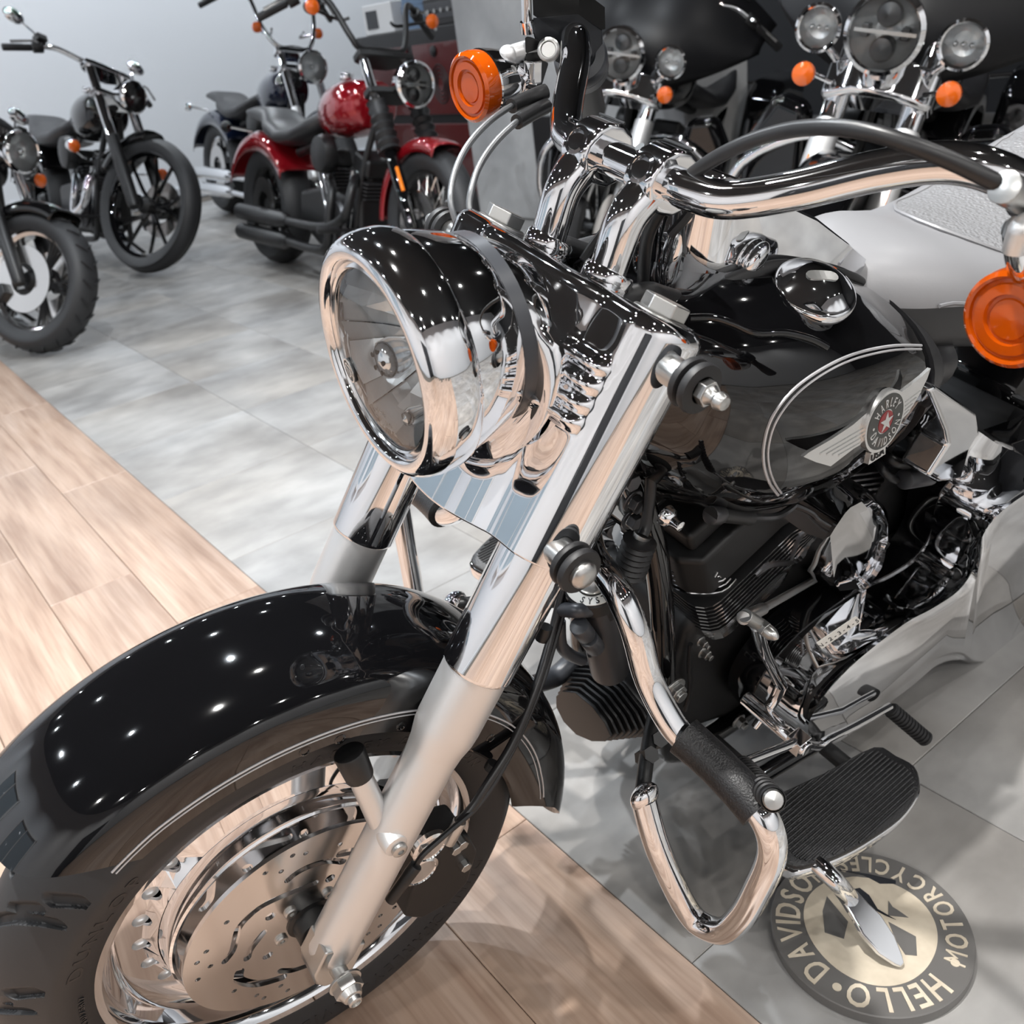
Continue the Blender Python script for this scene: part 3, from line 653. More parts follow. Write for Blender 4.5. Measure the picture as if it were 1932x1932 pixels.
# winged round emblem
EM=[(-0.6961,0.189,0.7811)][0]; e1=[(-0.6369,0.1873,0.8189),(-0.7653,0.1788,0.7897),(-0.6797,0.1855,0.8191),(-0.7159,0.1798,0.7074)]
ex=unit(V(e1[1])-V(e1[0])); ex=unit(ex*V((1,.3,0))) ; ez=unit(V((0,-.18,1))); ez=unit(ez-ex*(ez@ex)); ey=np.cross(ez,ex); ey=ey if ey[1]>0 else -ey
EM=V(EM)+ey*.003
def efr(x,y,h): return EM+ex*x+ez*y+ey*h
D=.036
wl_=[(.0,.030),(-.03,.030)]
mb=Mb(); mb.plate(circ(0,0,D,48),[],lambda x,y,h: efr(x,y,h+.003),.008); emb=mb.build('tank_emblem','badge_silver',tank,bev=.001,label='winged round tank emblem with a star')
mb=Mb(); mb.plate(circ(0,0,D*.9,48),[circ(0,0,D*.4,32)],lambda x,y,h: efr(x,y,h+.0072),.0008); mb.build('emblem_field','badge_grey',emb)
mb=Mb(); mb.plate(circ(0,0,D*.36,32),[],lambda x,y,h: efr(x,y,h+.0074),.0008); mb.build('emblem_centre','badge_red',emb)
mb=Mb(); star=[((D*.35 if k%2==0 else D*.135)*math.sin(2*PI*k/10),(D*.35 if k%2==0 else D*.135)*math.cos(2*PI*k/10)) for k in range(10)]; mb.plate(star,[],lambda x,y,h: efr(x,y,h+.0082),.0012); mb.build('emblem_star','badge_silver',emb,ang=0)
mb=Mb(); R_=D*.53
def arc_text(mb,s,fr,r,size,a_mid,sx,gap,inward,th):
    """letters round a circle; inward: tops point to the centre"""
    W=sum(glyph(c)[2]*sx+gap for c in s)-gap; x=-W/2
    for c in s:
        v,f,w=glyph(c); n=len(v); xc=(x+w*sx/2)*size; a=a_mid+(xc/r if inward else -xc/r)
        if n:
            P=[]
            for p in v:
                lx=(p[0]-w/2)*sx*size; ly=p[1]*size
                rr=r+size-ly if inward else r+ly
                aa=a+(lx/(r+size/2) if inward else -lx/(r+size/2))
                P.append((rr*math.cos(aa),rr*math.sin(aa)))
            ed={}
            for q in f:
                for i in range(len(q)): ed[(q[i],q[(i+1)%len(q)])]=1
            side=[(a_,b_) for a_,b_ in ed if (b_,a_) not in ed]
            mb.add([fr(p[0],p[1],th) for p in P]+[fr(p[0],p[1],-th) for p in P],list(f)+[(a_,n+a_,n+b_,b_) for a_,b_ in side])
        x+=w*sx+gap
E0=lambda x,y,h: efr(x,y,h+.0078)
arc_text(mb,'HARLEY',E0,D*.50,D*.30,PI/2,.62,.14,False,.0008); arc_text(mb,'DAVIDSON',E0,D*.50,D*.30,-PI/2,.58,.12,True,.0008)
for a in (0,PI): mb.plate(circ(D*.64*math.cos(a),D*.64*math.sin(a),D*.05,8),[],E0,.0012)
mb.build('emblem_lettering','badge_silver',emb,ang=0)
for s_ in (-1,1):
    # wings: x<0 is toward the front when ex points to the rear
    if s_==-1: out=[(-.031,.022),(-.055,.017),(-.09,.015),(-.128,.0155),(-.137,.014),(-.115,-.002),(-.088,-.019),(-.045,-.014),(-.033,-.013)]
    else: out=[(.031,.022),(.048,.024),(.07,.027),(.086,.031),(.082,.02),(.068,.002),(.05,-.012),(.034,-.013)]
    mb=Mb(); mb.plate(out,[],lambda x,y,h: efr(x,y,h+.001),.004); wing=mb.build('emblem_wing','badge_silver',emb,bev=.0006)
    mb=Mb()
    for k in range(4):
        y0=.006-.0055*k; xa=.036+.001*k; xb=(.108-.011*k) if s_<0 else (.07-.006*k)
        mb.plate(slot([(s_*xa,y0-.002),(s_*xb,y0+(.002 if s_>0 else -.001))],.0012,4,1),[],lambda x,y,h: efr(x,y,h+.0035),.001)
    mb.build('wing_feather','badge_silver',emb,ang=0)
mb=Mb(); mb.plate([(-.016,-.034),(.012,-.034),(.014,-.048),(-.018,-.048)],[],lambda x,y,h: efr(x,y,h+.001),.006); tb=mb.build('emblem_tab','badge_silver',emb,bev=.001)
mb=Mb(); text(mb,'USA',lambda x,y,h: efr(x-.002,y-.0452,h+.0045),.0085,1.1,.15,.5,.0005); mb.build('tab_lettering','label_black',emb,ang=0)
# filler cap
CP=V([(-0.6428,0.105,0.9082)][0]); cn=unit(V((.06,.30,.95)))
mb=Mb(); mb.lathe([(.036,-.03),(.036,.0),(.038,.004)],CP,cn,48); mb.build('filler_neck','black_paint',tank)
mb=Mb(); mb.lathe([(.038,.0035),(.0425,.004),(.0438,.006),(.0438,.0125),(.0425,.0155),(.040,.0165),(.0365,.0185),(.027,.0255),(.015,.030),(.0001,.0315)],CP,cn,64); cap=mb.build('fuel_cap','chrome',H,ang=50,label='domed chrome fuel cap')
cx_,cy_,_=basis(cn,(.8,-.5,0)); mb=Mb(); mb.plate(slot([(-.011,0),(.011,0)],.0062),[],lambda x,y,h: CP+cx_*x+cy_*(y)+cn*(.0318+h-5*(x*x+y*y)),.001); mb.build('cap_plate','zinc',cap,ang=0)
# dash console on the tank spine
def dz(x): return float(np.interp(-x,[.50,.52,.555,.60,.683,.824,.84],[1.005,1.02,1.022,1.012,.972,.881,.868]))
plan=[]
for t in np.linspace(-90,90,15): plan.append((-.565+.055*math.cos(math.radians(t)),.055*math.sin(math.radians(t))))
plan=plan+[(-.62,.056),(-.70,.055),(-.78,.052),(-.828,.048),(-.836,.04),(-.836,-.04),(-.828,-.048),(-.78,-.052),(-.70,-.055),(-.62,-.056)]
mb=Mb(); mb.loft([[(x,y,.80) for x,y in plan],[(x,y,dz(x)-.003) for x,y in plan],[(-.69+(x+.69)*.985,y*.95,dz(x)) for x,y in plan]]); dash=mb.build('dash_console','chrome',H,ang=35)
mb=Mb(); dn=unit(V((-.42,0,.9))); mb.lathe([(.048,-.02),(.05,.0),(.048,.006),(.044,.007),(.042,.003),(.0001,.003)],V((-.60,0,1.008)),dn,40); mb.build('speedometer','chrome',dash)
mold=[(-.42,.045,.955),(-.444,.06,.962),(-.468,.06,.950),(-.496,.06,.936),(-.522,.061,.930),(-.559,.062,.935),(-.598,.062,.935),(-.632,.062,.933),(-.668,.062,.923),(-.73,.061,.899),(-.79,.058,.872),(-.84,.05,.842)]
for s_ in (1,-1): Mb().tube([(x,y*s_,z-.004) for x,y,z in mold],[.009,.0105,.0105,.0095,.007,.006,.006],12).build('dash_moulding','rubber',H)
k=[(-0.6002,0.06,0.9451)][0]; mb=Mb(); mb.ball(V(k),(.021,.009,.013),Matrix.Rotation(.75,3,'Y')); mb.cyl(V(k)-V((.012,.0,.02)),V(k),.007); mb.build('fuel_valve_knob','chrome',dash)
# seat: nose over the tank tail, dished rider's pad, raised rear edge
SP=[(-.80,.058,.845,.012,.79),(-.83,.082,.872,.03,.755),(-.88,.112,.878,.06,.735),(-.95,.135,.868,.075,.725),(-1.03,.152,.845,.085,.705),(-1.12,.17,.822,.095,.68),(-1.22,.185,.815,.10,.66),(-1.34,.19,.83,.10,.65),(-1.46,.185,.862,.10,.65),(-1.55,.165,.90,.09,.59),(-1.62,.13,.90,.07,.62)]
P4=smooth([(p[1],p[2],p[4]) for p in SP],5); X4=[p[0] for p in smooth([(p[0],0,0) for p in SP],5)]
mb=Mb(); rings=[]
for x,(yw,zt,zb) in zip(X4,P4):
    ring=[]
    for k in range(44):
        t=2*PI*k/44; c,s_=math.cos(t),math.sin(t); zm=zb+(zt-zb)*.38
        ring.append((x,math.copysign(abs(c)**.72,c)*yw,zm+(math.copysign(abs(s_)**.85,s_))*((zt-zm) if s_>0 else (zm-zb))))
    rings.append(ring)
mb.loft(rings); mb.m=[(1 if len(q)>4 or not (2<=(i%44)<=19) else 0) for i,q in enumerate(mb.f)]; seat=mb.build('seat',['leather','dark_leather'],H,ang=70,label='smooth dark leather solo seat with an embossed centre panel')  # upper faces take the glare-lightened leather, lower sides the dark one
def seat_z(x,y):
    i=min(range(len(X4)),key=lambda j: abs(X4[j]-x)); yw,zt,zb=P4[i]; zm=zb+(zt-zb)*.38; q=min(abs(y)/yw,1); c=q**(1/.72); s_=math.sqrt(max(0,1-c*c)); return zm+(s_**.85)*(zt-zm)
# embossed insert lies on the pad
mb=Mb(); NX,NY=26,22; v=[]; f=[]
for i in range(NX+1):
    x=-1.045-.42*i/NX; w=.125*min(1,math.sqrt(max(0,(i/NX)*3.4+.02)))*1.0
    for j in range(NY+1):
        y=-w+2*w*j/NY; v.append((x,y,seat_z(x,y)+.0035))
for i in range(NX):
    for j in range(NY): a=i*(NY+1)+j; f.append((a,a+1,a+NY+2,a+NY+1))
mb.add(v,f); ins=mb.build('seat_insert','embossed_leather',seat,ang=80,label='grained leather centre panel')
edge=[v[i*(NY+1)] for i in range(NX,-1,-1)]+[v[i*(NY+1)+NY] for i in range(NX+1)]
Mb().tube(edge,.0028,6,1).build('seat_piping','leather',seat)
for s_ in (1,):
    P=[]
    for x in np.linspace(-.90,-1.5,26):
        i=min(range(len(X4)),key=lambda j: abs(X4[j]-x)); yw,zt,zb=P4[i]; z=zb+(zt-zb)*(.62 if x>-1 else .55); zm=zb+(zt-zb)*.38; q=(z-zm)/(zt-zm); s2=q**(1/.85); y=math.sqrt(max(0,1-s2*s2))**.72*yw; P.append((x,y*s_+.001*s_,z))
    Mb().tube(P,.0026,6,2).build('seat_seam','stitch',seat)
# leather bib over the tank tail
mb=Mb(); rings=[]
for x in np.linspace(-.842,-.955,10):
    r=tank_ring(max(x,-.925),44,1.035); rings.append([(x,p[1],p[2]-(.02 if x<-.925 else 0)*0) for p in r])
rings.append([(-.962,p[1]*.8,.74+(p[2]-.74)*.8) for p in rings[-1]])
mb.loft(rings); mb.build('tank_bib','dark_leather',H,ang=60)
# ================================================================ frame, engine
eng=[(-.50,.66),(-.47,.52),(-.50,.34),(-.56,.20),(-.66,.14),(-1.05,.13),(-1.25,.22),(-1.30,.45),(-1.15,.60),(-.98,.64),(-.8,.62),(-.66,.68)]
mb=Mb(); mb.prism([(x,-.10,z-.04) for x,z in [(-.58,.48),(-.55,.40),(-.56,.30),(-.62,.20),(-.72,.15),(-1.1,.15),(-1.3,.3),(-1.28,.5),(-1.0,.52),(-.8,.5)]],(0,.19,0)); case=mb.build('crankcase','black_wrinkle',H,bev=.02,seg=3)
cr=math.radians(22)
def cyl_(base,tilt,nf,L,name):
    n=V((math.sin(tilt),0,math.cos(tilt))); e=V((math.cos(tilt),0,-math.sin(tilt))); B_=V(base)
    c=Mb(); c.prism([B_+e*(x)+V((0,y,0)) for x,y in ((-.06,-.06),(.06,-.06),(.06,.06),(-.06,.06))],n*L); cyl=c.build(name,'black_satin',H,bev=.01)
    for k in range(nf):
        m=Mb(); ww=.082+.013*min(1,k/6); o=[]
        for cx,cy,a0 in ((1,1,0),(-1,1,90),(-1,-1,180),(1,-1,270)):
            for t in (0,22,45,67,90): a=math.radians(a0+t); rr=.03; o.append((cx*(ww-rr)+rr*math.cos(a),cy*(ww*1.02-rr)+rr*math.sin(a)))
        P=[B_+n*(.004+.0098*k)+e*x+V((0,y,0)) for x,y in o]; m.mi=0; m.prism(P,n*.0034)
        m.m=[1 if len(q)==4 else 0 for q in m.f]; m.build('cooling_fin',['black_satin','polished_alloy'],cyl,ang=0)
    hd_=Mb(); T=B_+n*(.004+.0098*nf)
    hd_.prism([T+e*x+V((0,y,0)) for x,y in ((-.085,-.08),(.075,-.08),(.09,-.05),(.09,.06),(.07,.088),(-.07,.088),(-.09,.06))],n*.085); hd_.prism([T+n*.085+e*x+V((0,y,0)) for x,y in ((-.07,-.07),(.07,-.07),(.07,.07),(-.07,.07))],n*.035); hd_.build('cylinder_head','black_wrinkle',cyl,bev=.008)
    return cyl,n,e,T
c1,n1,e1_,T1_=cyl_((-.70,.02,.40),cr,14,.17,'front_barrel'); c2,n2,e2_,T2_=cyl_((-.86,.0,.44),-cr,12,.15,'rear_barrel')
# head fins drawn down the front of the front head
for k in range(5):
    P=[T1_+n1*(.012*k-.005)+e1_*x+V((0,y,0)) for x,y in ((.091,-.05),(.092,.03),(.082,.062),(.055,.0895-.001*k),(.03+.008*k,.0905))]; Mb().tube(P,.0014,6,3).build('head_fin','polished_alloy',c1)
# spark plug leads
for q in ([(-0.5207,0.125,0.6884),(-0.5398,0.125,0.6799),(-0.598,0.125,0.6443)],):
    Mb().cyl(q[0],q[1],.0115,.0115,14,.002).build('plug_seat','dark_metal',H); Mb().tube(q,.0098,12,3).build('plug_boot','black_satin',H)
Mb().tube([(-0.5926,0.125,0.6471),(-0.6481,0.125,0.6185),(-0.6788,0.125,0.6154),(-0.749,0.1,0.5891)],.0048,8).build('plug_lead','cable',H)
Mb().tube([(-0.9106,0.1,0.585),(-0.9044,0.13,0.5861),(-0.9623,0.13,0.556),(-0.9951,0.13,0.5599),(-1.0095,0.13,0.5771)],.0075,10).build('plug_lead','cable',H)
Mb().tube([(-0.9006,0.1,0.5803),(-0.8892,0.13,0.572),(-0.9411,0.13,0.5343),(-0.9813,0.13,0.5176)],.0058,10).build('plug_lead','cable',H)
for q in ([(-0.9768,0.135,0.5808),(-1.0305,0.135,0.5849)],[(-0.9247,0.14,0.5517),(-0.9977,0.14,0.526)]): Mb().cyl(q[0],q[1],.0145,.0165,18,.003).build('coil_boot','grey_box',H)
b_=[(-0.4769,0.15,0.6928)][0]; Mb().lathe([(.013,0),(.011,.008),(.006,.012),(.005,.02),(.006,.024),(.0001,.026)],(b_[0],.098,b_[2]),(0,1,0),18).build('head_bolt_cover','chrome',H)
# waterfall horn cover
HO=[(-0.7214,0.15,0.5005),(-0.6856,0.15,0.5853),(-0.6967,0.15,0.6217),(-0.7431,0.15,0.6308),(-0.8131,0.15,0.5976),(-0.8857,0.15,0.523),(-0.9133,0.15,0.4648),(-0.9272,0.15,0.3845),(-0.8944,0.15,0.3635),(-0.7881,0.15,0.4271)]; HI=[(-0.728,0.187,0.5045),(-0.6779,0.187,0.6167),(-0.7006,0.187,0.647),(-0.7282,0.187,0.6445),(-0.7628,0.187,0.6076),(-0.8026,0.187,0.5093),(-0.7848,0.187,0.4799)]
c_=np.mean([V(p) for p in HO],0); mb=Mb()
HO2=[V(p) for p in HO]; 
def rs(P,n=28):
    P=[V(p) for p in P]; L=[0]; N=len(P)
    for i in range(N): L.append(L[-1]+np.linalg.norm(P[(i+1)%N]-P[i]))
    out=[]
    for k in range(n):
        d=L[-1]*k/n; i=max(j for j in range(N) if L[j]<=d+1e-9); t=(d-L[i])/(L[i+1]-L[i]); out.append(P[i]+(P[(i+1)%N]-P[i])*t)
    return out
A=rs(HO2,40); Bk=[p+V((0,-.05,0)) for p in A]; 
I=rs(HI,40); 
def align(A,I):
    best=min(range(len(I)),key=lambda k: sum(np.linalg.norm(A[j]-I[(j+k)%len(I)]) for j in range(len(A)))); return [I[(j+best)%len(I)] for j in range(len(A))]
I=align(A,I); mid=[a*.55+i*.45+V((0,.012,0)) for a,i in zip(A,I)]
mb.loft([Bk,A,mid,I]); horn=mb.build('horn_cover','chrome',H,ang=28,label='chrome waterfall horn cover',fix=True)
Mb().cyl(V([(-0.8532,0.17,0.4955)][0]),V([(-0.8532,0.17,0.4955)][0])+V((0,.012,0)),.006).build('horn_screw','chrome',horn)
# oil tank cover and coil bracket
OT=[(-0.976,0.165,0.644),(-1.0699,0.165,0.5852),(-1.2521,0.165,0.4684),(-1.5484,0.165,0.2763),(-1.5745,0.165,0.2174),(-1.3269,0.165,0.3598),(-1.1481,0.165,0.4341),(-1.036,0.165,0.5035),(-0.9863,0.165,0.5808)]
mb=Mb(); A=rs(OT,48); mb.loft([[p-V((0,.14,0)) for p in A],[p for p in A],[c+( p-c)*.93+V((0,.022,0)) for p in A for c in [np.mean(A,0)]],[c+( p-c)*.8+V((0,.034,0)) for p in A for c in [np.mean(A,0)]]]); mb.build('oil_tank_cover','chrome',H,ang=60,fix=True)
CB=[(-0.7942,0.19,0.7784),(-0.8079,0.19,0.7802),(-0.9524,0.19,0.6793),(-0.9839,0.19,0.6375),(-0.9745,0.19,0.6152),(-0.9889,0.19,0.5529),(-0.9157,0.19,0.5822),(-0.8788,0.19,0.6111),(-0.9016,0.19,0.6526),(-0.8787,0.19,0.6837)]
mb=Mb(); mb.prism(CB,(0,-.045,0)); mb.build('coil_bracket','chrome',H,bev=.008,seg=3,fix=True)
# frame tubes
for s_ in (1,-1):
    Mb().tube([(-.44,s_*.03,.80),(-.50,s_*.065,.62),(-.535,s_*.085,.40),(-.555,s_*.09,.22),(-.62,s_*.095,.125),(-.9,s_*.10,.115),(-1.3,s_*.10,.16),(-1.5,s_*.11,.3)],.0165,14).build('frame_tube','black_paint',H)
Mb().cyl(F(-.042,0,.50),F(-.042,0,.745),.034,n=28,bev=.004).build('steering_neck','black_paint',H)
Mb().tube([(-.43,0,.85),(-.6,0,.80),(-.85,0,.68),(-1.1,0,.62)],.026,14).build('backbone','black_paint',H)
mb=Mb(); mb.prism([(x,-.055,z) for x,z in ((-.44,.78),(-.47,.66),(-.50,.60),(-.56,.64),(-.54,.74))],(0,.11,0)); mb.build('neck_gusset','black_paint',H,bev=.006)
for q in [(-0.4451,0.075,0.7386),(-0.4591,0.075,0.6991),(-0.4594,0.075,0.673)]:
    mb=Mb(); mb.lathe([(.0145,0),(.0145,.003),(.0105,.0035)],V(q)-V((0,.012,0)),(0,1,0),20); mb.hexa(V(q)-V((0,.009,0)),V(q)+V((0,.002,0)),.0105); mb.build('neck_bolt','dark_metal',H,bev=.001)
# clutch cable boot and lower cable
P=[(-0.4715,0.06,0.7966),(-0.4708,0.075,0.7349),(-0.4569,0.09,0.6874),(-0.4472,0.095,0.6766)]; Mb().tube(P,.0068,10).build('clutch_cable_lower','cable',H)
q=[(-0.4478,0.095,0.6778),(-0.4434,0.095,0.6691)]; Mb().cyl(q[0],q[1],.0105,n=14).build('cable_ferrule','zinc',H)
q=[(-0.4384,0.1,0.6773),(-0.4276,0.1,0.6305)]; mb=Mb(); d_=V(q[1])-V(q[0]); L_=np.linalg.norm(d_); mb.lathe([(.0165 if k%2 else .0195,L_*k/13) for k in range(14)],q[0],d_,18,cap=(True,True)); mb.build('cable_boot','rubber',H,ang=60)
# voltage regulator: oval ribbed block low on the frame
RG=[(-0.5,-0.0586,0.2553),(-0.5,-0.0407,0.2913),(-0.5,0.0005,0.3284),(-0.5,0.055,0.3374),(-0.5,0.0942,0.3247),(-0.5,0.1153,0.3031),(-0.5,0.1024,0.269),(-0.5,0.064,0.2259),(-0.5,0.0146,0.195),(-0.5,-0.0286,0.1952),(-0.5,-0.0558,0.2197)]
mb=Mb(); mb.prism(RG,(-.045,0,0)); reg=mb.build('voltage_regulator','black_satin',H,bev=.006,fix=True)
c_=np.mean([V(p) for p in RG],0)
for k in range(7):
    q_=1.0-.055*k; P=[V((-.499+.0075*k,c_[1]+(p[1]-c_[1])*q_,c_[2]+(p[2]-c_[2])*q_)) for p in RG]; Mb().prism(P,(.0042,0,0)).build('regulator_fin','black_satin',reg,bev=.001,fix=True)
Mb().prism([c_+(V(p)-c_)*.6+V((-.001,0,0)) for p in RG],(.05,0,0)).build('regulator_core','black_satin',reg,fix=True)
# ignition canister with ring label
q=[(-0.4121,0.06,0.5949),(-0.4586,0.06,0.4049)]; A_=V(q[0]); B_=V(q[1]); ax_=unit(A_-B_)
mb=Mb(); mb.lathe([(.0255,0),(.0255,np.linalg.norm(A_-B_)-.02)],B_,A_-B_,30,cap=(True,True)); can=mb.build('filter_canister','dark_metal',H)
mb=Mb(); mb.lathe([(.034,-.022),(.0345,-.002),(.0325,0)],A_,ax_,34,cap=(False,True)); mb.build('canister_cap','black_satin',can)
bx,by,_=basis(ax_,(0,1,0)); cf=lambda x,y,h: A_+bx*x+by*y+ax_*(h+.0006)
mb=Mb(); mb.plate(circ(0,0,.0322,40),[circ(0,0,.0195,30)],cf,.0008); mb.build('canister_label','label_white',can,ang=0)
mb=Mb()
a=math.atan2(by@V((.1,.7,-.6)),bx@V((.1,.7,-.6))); arc_text(mb,'SYSTEM',lambda x,y,h: cf(x,y,h+.0006),.0215,.0085,a,.8,.25,True,.0004)
mb.build('label_lettering','label_black',can,ang=0)
Mb().lathe([(.0185,0),(.0185,.004),(.0165,.0055),(.0001,.0055)],A_,ax_,26).build('canister_knob','zinc',can)
Mb().tube([(-0.3755,0.05,0.5649),(-0.379,0.075,0.5823),(-0.4027,0.075,0.5705),(-0.4195,0.075,0.5688)],.009,10).build('breather_hose','grey_box',H)
Mb().tube([(-0.433,0.07,0.5633),(-0.4453,0.07,0.513),(-0.4638,0.07,0.4449),(-0.4614,0.07,0.4255),(-0.4351,0.07,0.4571),(-0.4147,0.07,0.5045)],.006,10).build('sensor_wire','grey_box',H)
q=[(-0.4167,0.075,0.5885),(-0.4271,0.075,0.5436)]; Mb().cyl(q[0],q[1],.0145,.0115,16,.002).build('wire_connector','rubber',H)
for q in ([(-0.3761,0.08,0.5634),(-0.3896,0.08,0.5376)],[(-0.3936,0.08,0.5292),(-0.4078,0.08,0.5019)]): Mb().cyl(q[0],q[1],.012,n=14,bev=.002).build('hose_clamp','grey_box',H)
Mb().tube([(-0.3725,0.05,0.5467),(-0.3775,0.05,0.5022),(-0.3939,0.05,0.4707),(-0.4161,0.05,0.4445)],.008,10).build('vent_hose','grey_box',H)
Mb().tube([(-0.4247,-0.05,0.2892),(-0.4655,-0.05,0.2769),(-0.506,-0.05,0.2902)],[.014,.017],12).build('lower_strut','grey_box',H)
# big frame bolts on the left, small case hardware
for q,r in (([(-0.5249,0.13,0.3691)][0],.015),([(-0.6113,0.1,0.4147)][0],.008),([(-0.6036,0.1,0.3872)][0],.006),([(-0.6154,0.1,0.3562)][0],.008),([(-0.7383,0.09,0.443)][0],.007),([(-0.7068,0.13,0.1522)][0],.01)):
    mb=Mb(); q=V(q); mb.lathe([(r*1.35,0),(r*1.35,.003),(r,.0035)],q-V((0,.012,0)),(0,1,0),20,cap=(True,True)); mb.hexa(q-V((0,.0085,0)),q,r); mb.cyl(q,q+V((0,.006,0)),r*.6); mb.build('case_bolt','zinc',H,bev=.0008)
Mb().tube([(-0.568,0.1,0.4154),(-0.5755,0.1,0.3601),(-0.5884,0.1,0.3033),(-0.5866,0.1,0.2553)],.0035,8).build('wire_sleeve','cable',H)
Mb().tube([(-0.6562,0.115,0.5049),(-0.6811,0.115,0.5098),(-0.7386,0.115,0.481)],[.004,.0065,.004],8).build('case_rib','dark_metal',H)
# ================================================================ left side machinery
PO=[(-0.7357,0.215,0.1757),(-0.6946,0.215,0.2465),(-0.6882,0.215,0.2956),(-0.7146,0.215,0.3371),(-0.775,0.215,0.3645),(-0.8859,0.215,0.3665),(-0.9637,0.215,0.3487),(-1.0325,0.215,0.3455),(-1.0539,0.215,0.3787),(-1.0346,0.215,0.4456),(-1.0373,0.215,0.4828),(-1.1004,0.215,0.4945),(-1.2456,0.215,0.4706),(-1.4925,0.215,0.3889),(-1.8052,0.215,0.1057),(-1.9676,0.215,-0.25),(-1.7344,0.215,-0.2646),(-1.5397,0.215,-0.2404),(-1.3627,0.215,-0.1101),(-1.2331,0.215,0.0133),(-1.1326,0.215,0.0741),(-1.0626,0.215,0.0702),(-0.9591,0.215,0.0805),(-0.8717,0.215,0.0835),(-0.8052,0.215,0.1157)]
PI_=[(-0.7048,0.238,0.2416),(-0.6734,0.238,0.2933),(-0.6678,0.238,0.3305),(-0.688,0.238,0.369),(-0.7445,0.238,0.3944),(-0.8487,0.238,0.3976),(-0.9245,0.238,0.3794),(-0.9956,0.238,0.373),(-1.014,0.238,0.4088),(-0.9916,0.238,0.4788),(-1.0005,0.238,0.5084),(-1.0522,0.238,0.5192),(-1.1816,0.238,0.5002),(-1.3955,0.238,0.4274),(-1.6319,0.238,0.2107),(-1.744,0.238,-0.0762),(-1.5471,0.238,-0.0901),(-1.3923,0.238,-0.0812),(-1.2608,0.238,0.0122),(-1.139,0.238,0.1259),(-1.0298,0.238,0.1927),(-0.9594,0.238,0.1934),(-0.8678,0.238,0.1997),(-0.793,0.238,0.1962),(-0.7436,0.238,0.2137)]
A=[V(p) for p in PO]; I=[V(p) for p in PI_]
def sm(P): return smooth(P,4,True)
A=sm(A); I=sm(I); cI=np.mean(I,0)
mb=Mb(); mb.loft([[p-V((0,.075,0)) for p in A],[p-V((0,.012,0)) for p in A],[a for a in A],[a*.8+i*.2+V((0,.010,0)) for a,i in zip(A,I)],[a*.45+i*.55+V((0,.013,0)) for a,i in zip(A,I)],[a*.3+i*.7+V((0,.007,0)) for a,i in zip(A,I)],[i+V((0,.008,0)) for i in I],[cI+(i-cI)*.82+V((0,.016,0)) for i in I]]); prim=mb.build('primary_cover','chrome',H,ang=60,label='long polished primary drive cover',fix=True)
A2=[p-V((0,.06,0)) for p in A]; c2_=np.mean(A2,0); mb=Mb(); mb.loft([[c2_+(p-c2_)*1.045-V((0,.05,0)) for p in A2],[c2_+(p-c2_)*1.045 for p in A2]]); mb.build('primary_back','black_paint',H,bev=.002,fix=True)
# derby cover, front oval boss
DC=V([(-1.446,0.236,0.0577)][0]); mb=Mb(); mb.lathe([(.106,-.02),(.106,.006),(.103,.014),(.095,.018),(.086,.0185),(.082,.0145),(.05,.0165),(.0001,.0185)],DC,(0,1,0),64); derby=mb.build('derby_cover','chrome',prim,ang=45)
for k in range(5): t=2*PI*k/5+.6; Mb().lathe([(.0065,0),(.0065,.002),(.0045,.003),(.003,.001),(.0001,.001)],DC+V((.0905*math.cos(t),.0175,.0905*math.sin(t))),(0,1,0),14).build('derby_screw','zinc',prim)
q=[(-0.7244,0.24,0.2868),(-0.7807,0.24,0.2914)]; a_,b_=V(q[0]),V(q[1]); mb=Mb(); u_=unit(b_-a_); w_=np.cross(u_,(0,1,0)); L_=np.linalg.norm(b_-a_)
mb.plate(slot([(0,0),(L_,0)],.02,10,1),[slot([(0,0),(L_,0)],.0165,10,1)],lambda x,y,h: a_+u_*x+w_*y+V((0,h+.002,0)),.006); mb.plate(slot([(0,0),(L_,0)],.0145,10,1),[],lambda x,y,h: a_+u_*x+w_*y+V((0,h+.0005,0)),.009); mb.build('inspection_cover','chrome',prim,bev=.0015)
for q in ([(-1.0631,0.165,0.3277),(-0.9312,0.165,0.3033),(-0.792,0.165,0.2949),(-0.7792,0.165,0.1828)],):
    for p in q:
        p=V(p); mb=Mb(); mb.lathe([(.015,-.05),(.0145,-.004),(.012,0)],p,(0,1,0),18,cap=(True,True)); bs=mb.build('cover_boss','chrome',prim); Mb().lathe([(.0085,0),(.0085,.007),(.0075,.008),(.0042,.008),(.004,.004),(.0001,.004)],p,(0,1,0),14).build('cover_screw','zinc',prim)
mb=Mb(); 
TB=[(-0.9428,0.165,0.308),(-1.08,0.165,0.3177),(-1.1824,0.165,0.3518),(-1.2268,0.165,0.3098),(-1.1599,0.165,0.2545),(-1.0101,0.165,0.2522)]; mb.prism(TB,(0,-.03,0)); mb.build('top_rail','black_paint',prim,bev=.006,fix=True)
GLB=[V(p) for p in [(-0.6562,0.224,0.4707),(-0.6756,0.224,0.446),(-0.7601,0.224,0.4426),(-0.7388,0.224,0.4665)]]
mb=Mb(); mb.prism(GLB,unit(np.cross(GLB[1]-GLB[0],GLB[3]-GLB[0]))*.0012); gl=mb.build('gear_label','label_white',H,ang=0)
gu=unit(GLB[3]-GLB[0]); gv=GLB[0]-GLB[1]; gw=np.linalg.norm(gv); gv=gv/gw; gn=np.cross(gu,gv); gl_c=(GLB[0]+GLB[1]+GLB[2]+GLB[3])/4
mb=Mb(); sg=1 if (gn[1]>0) else -1
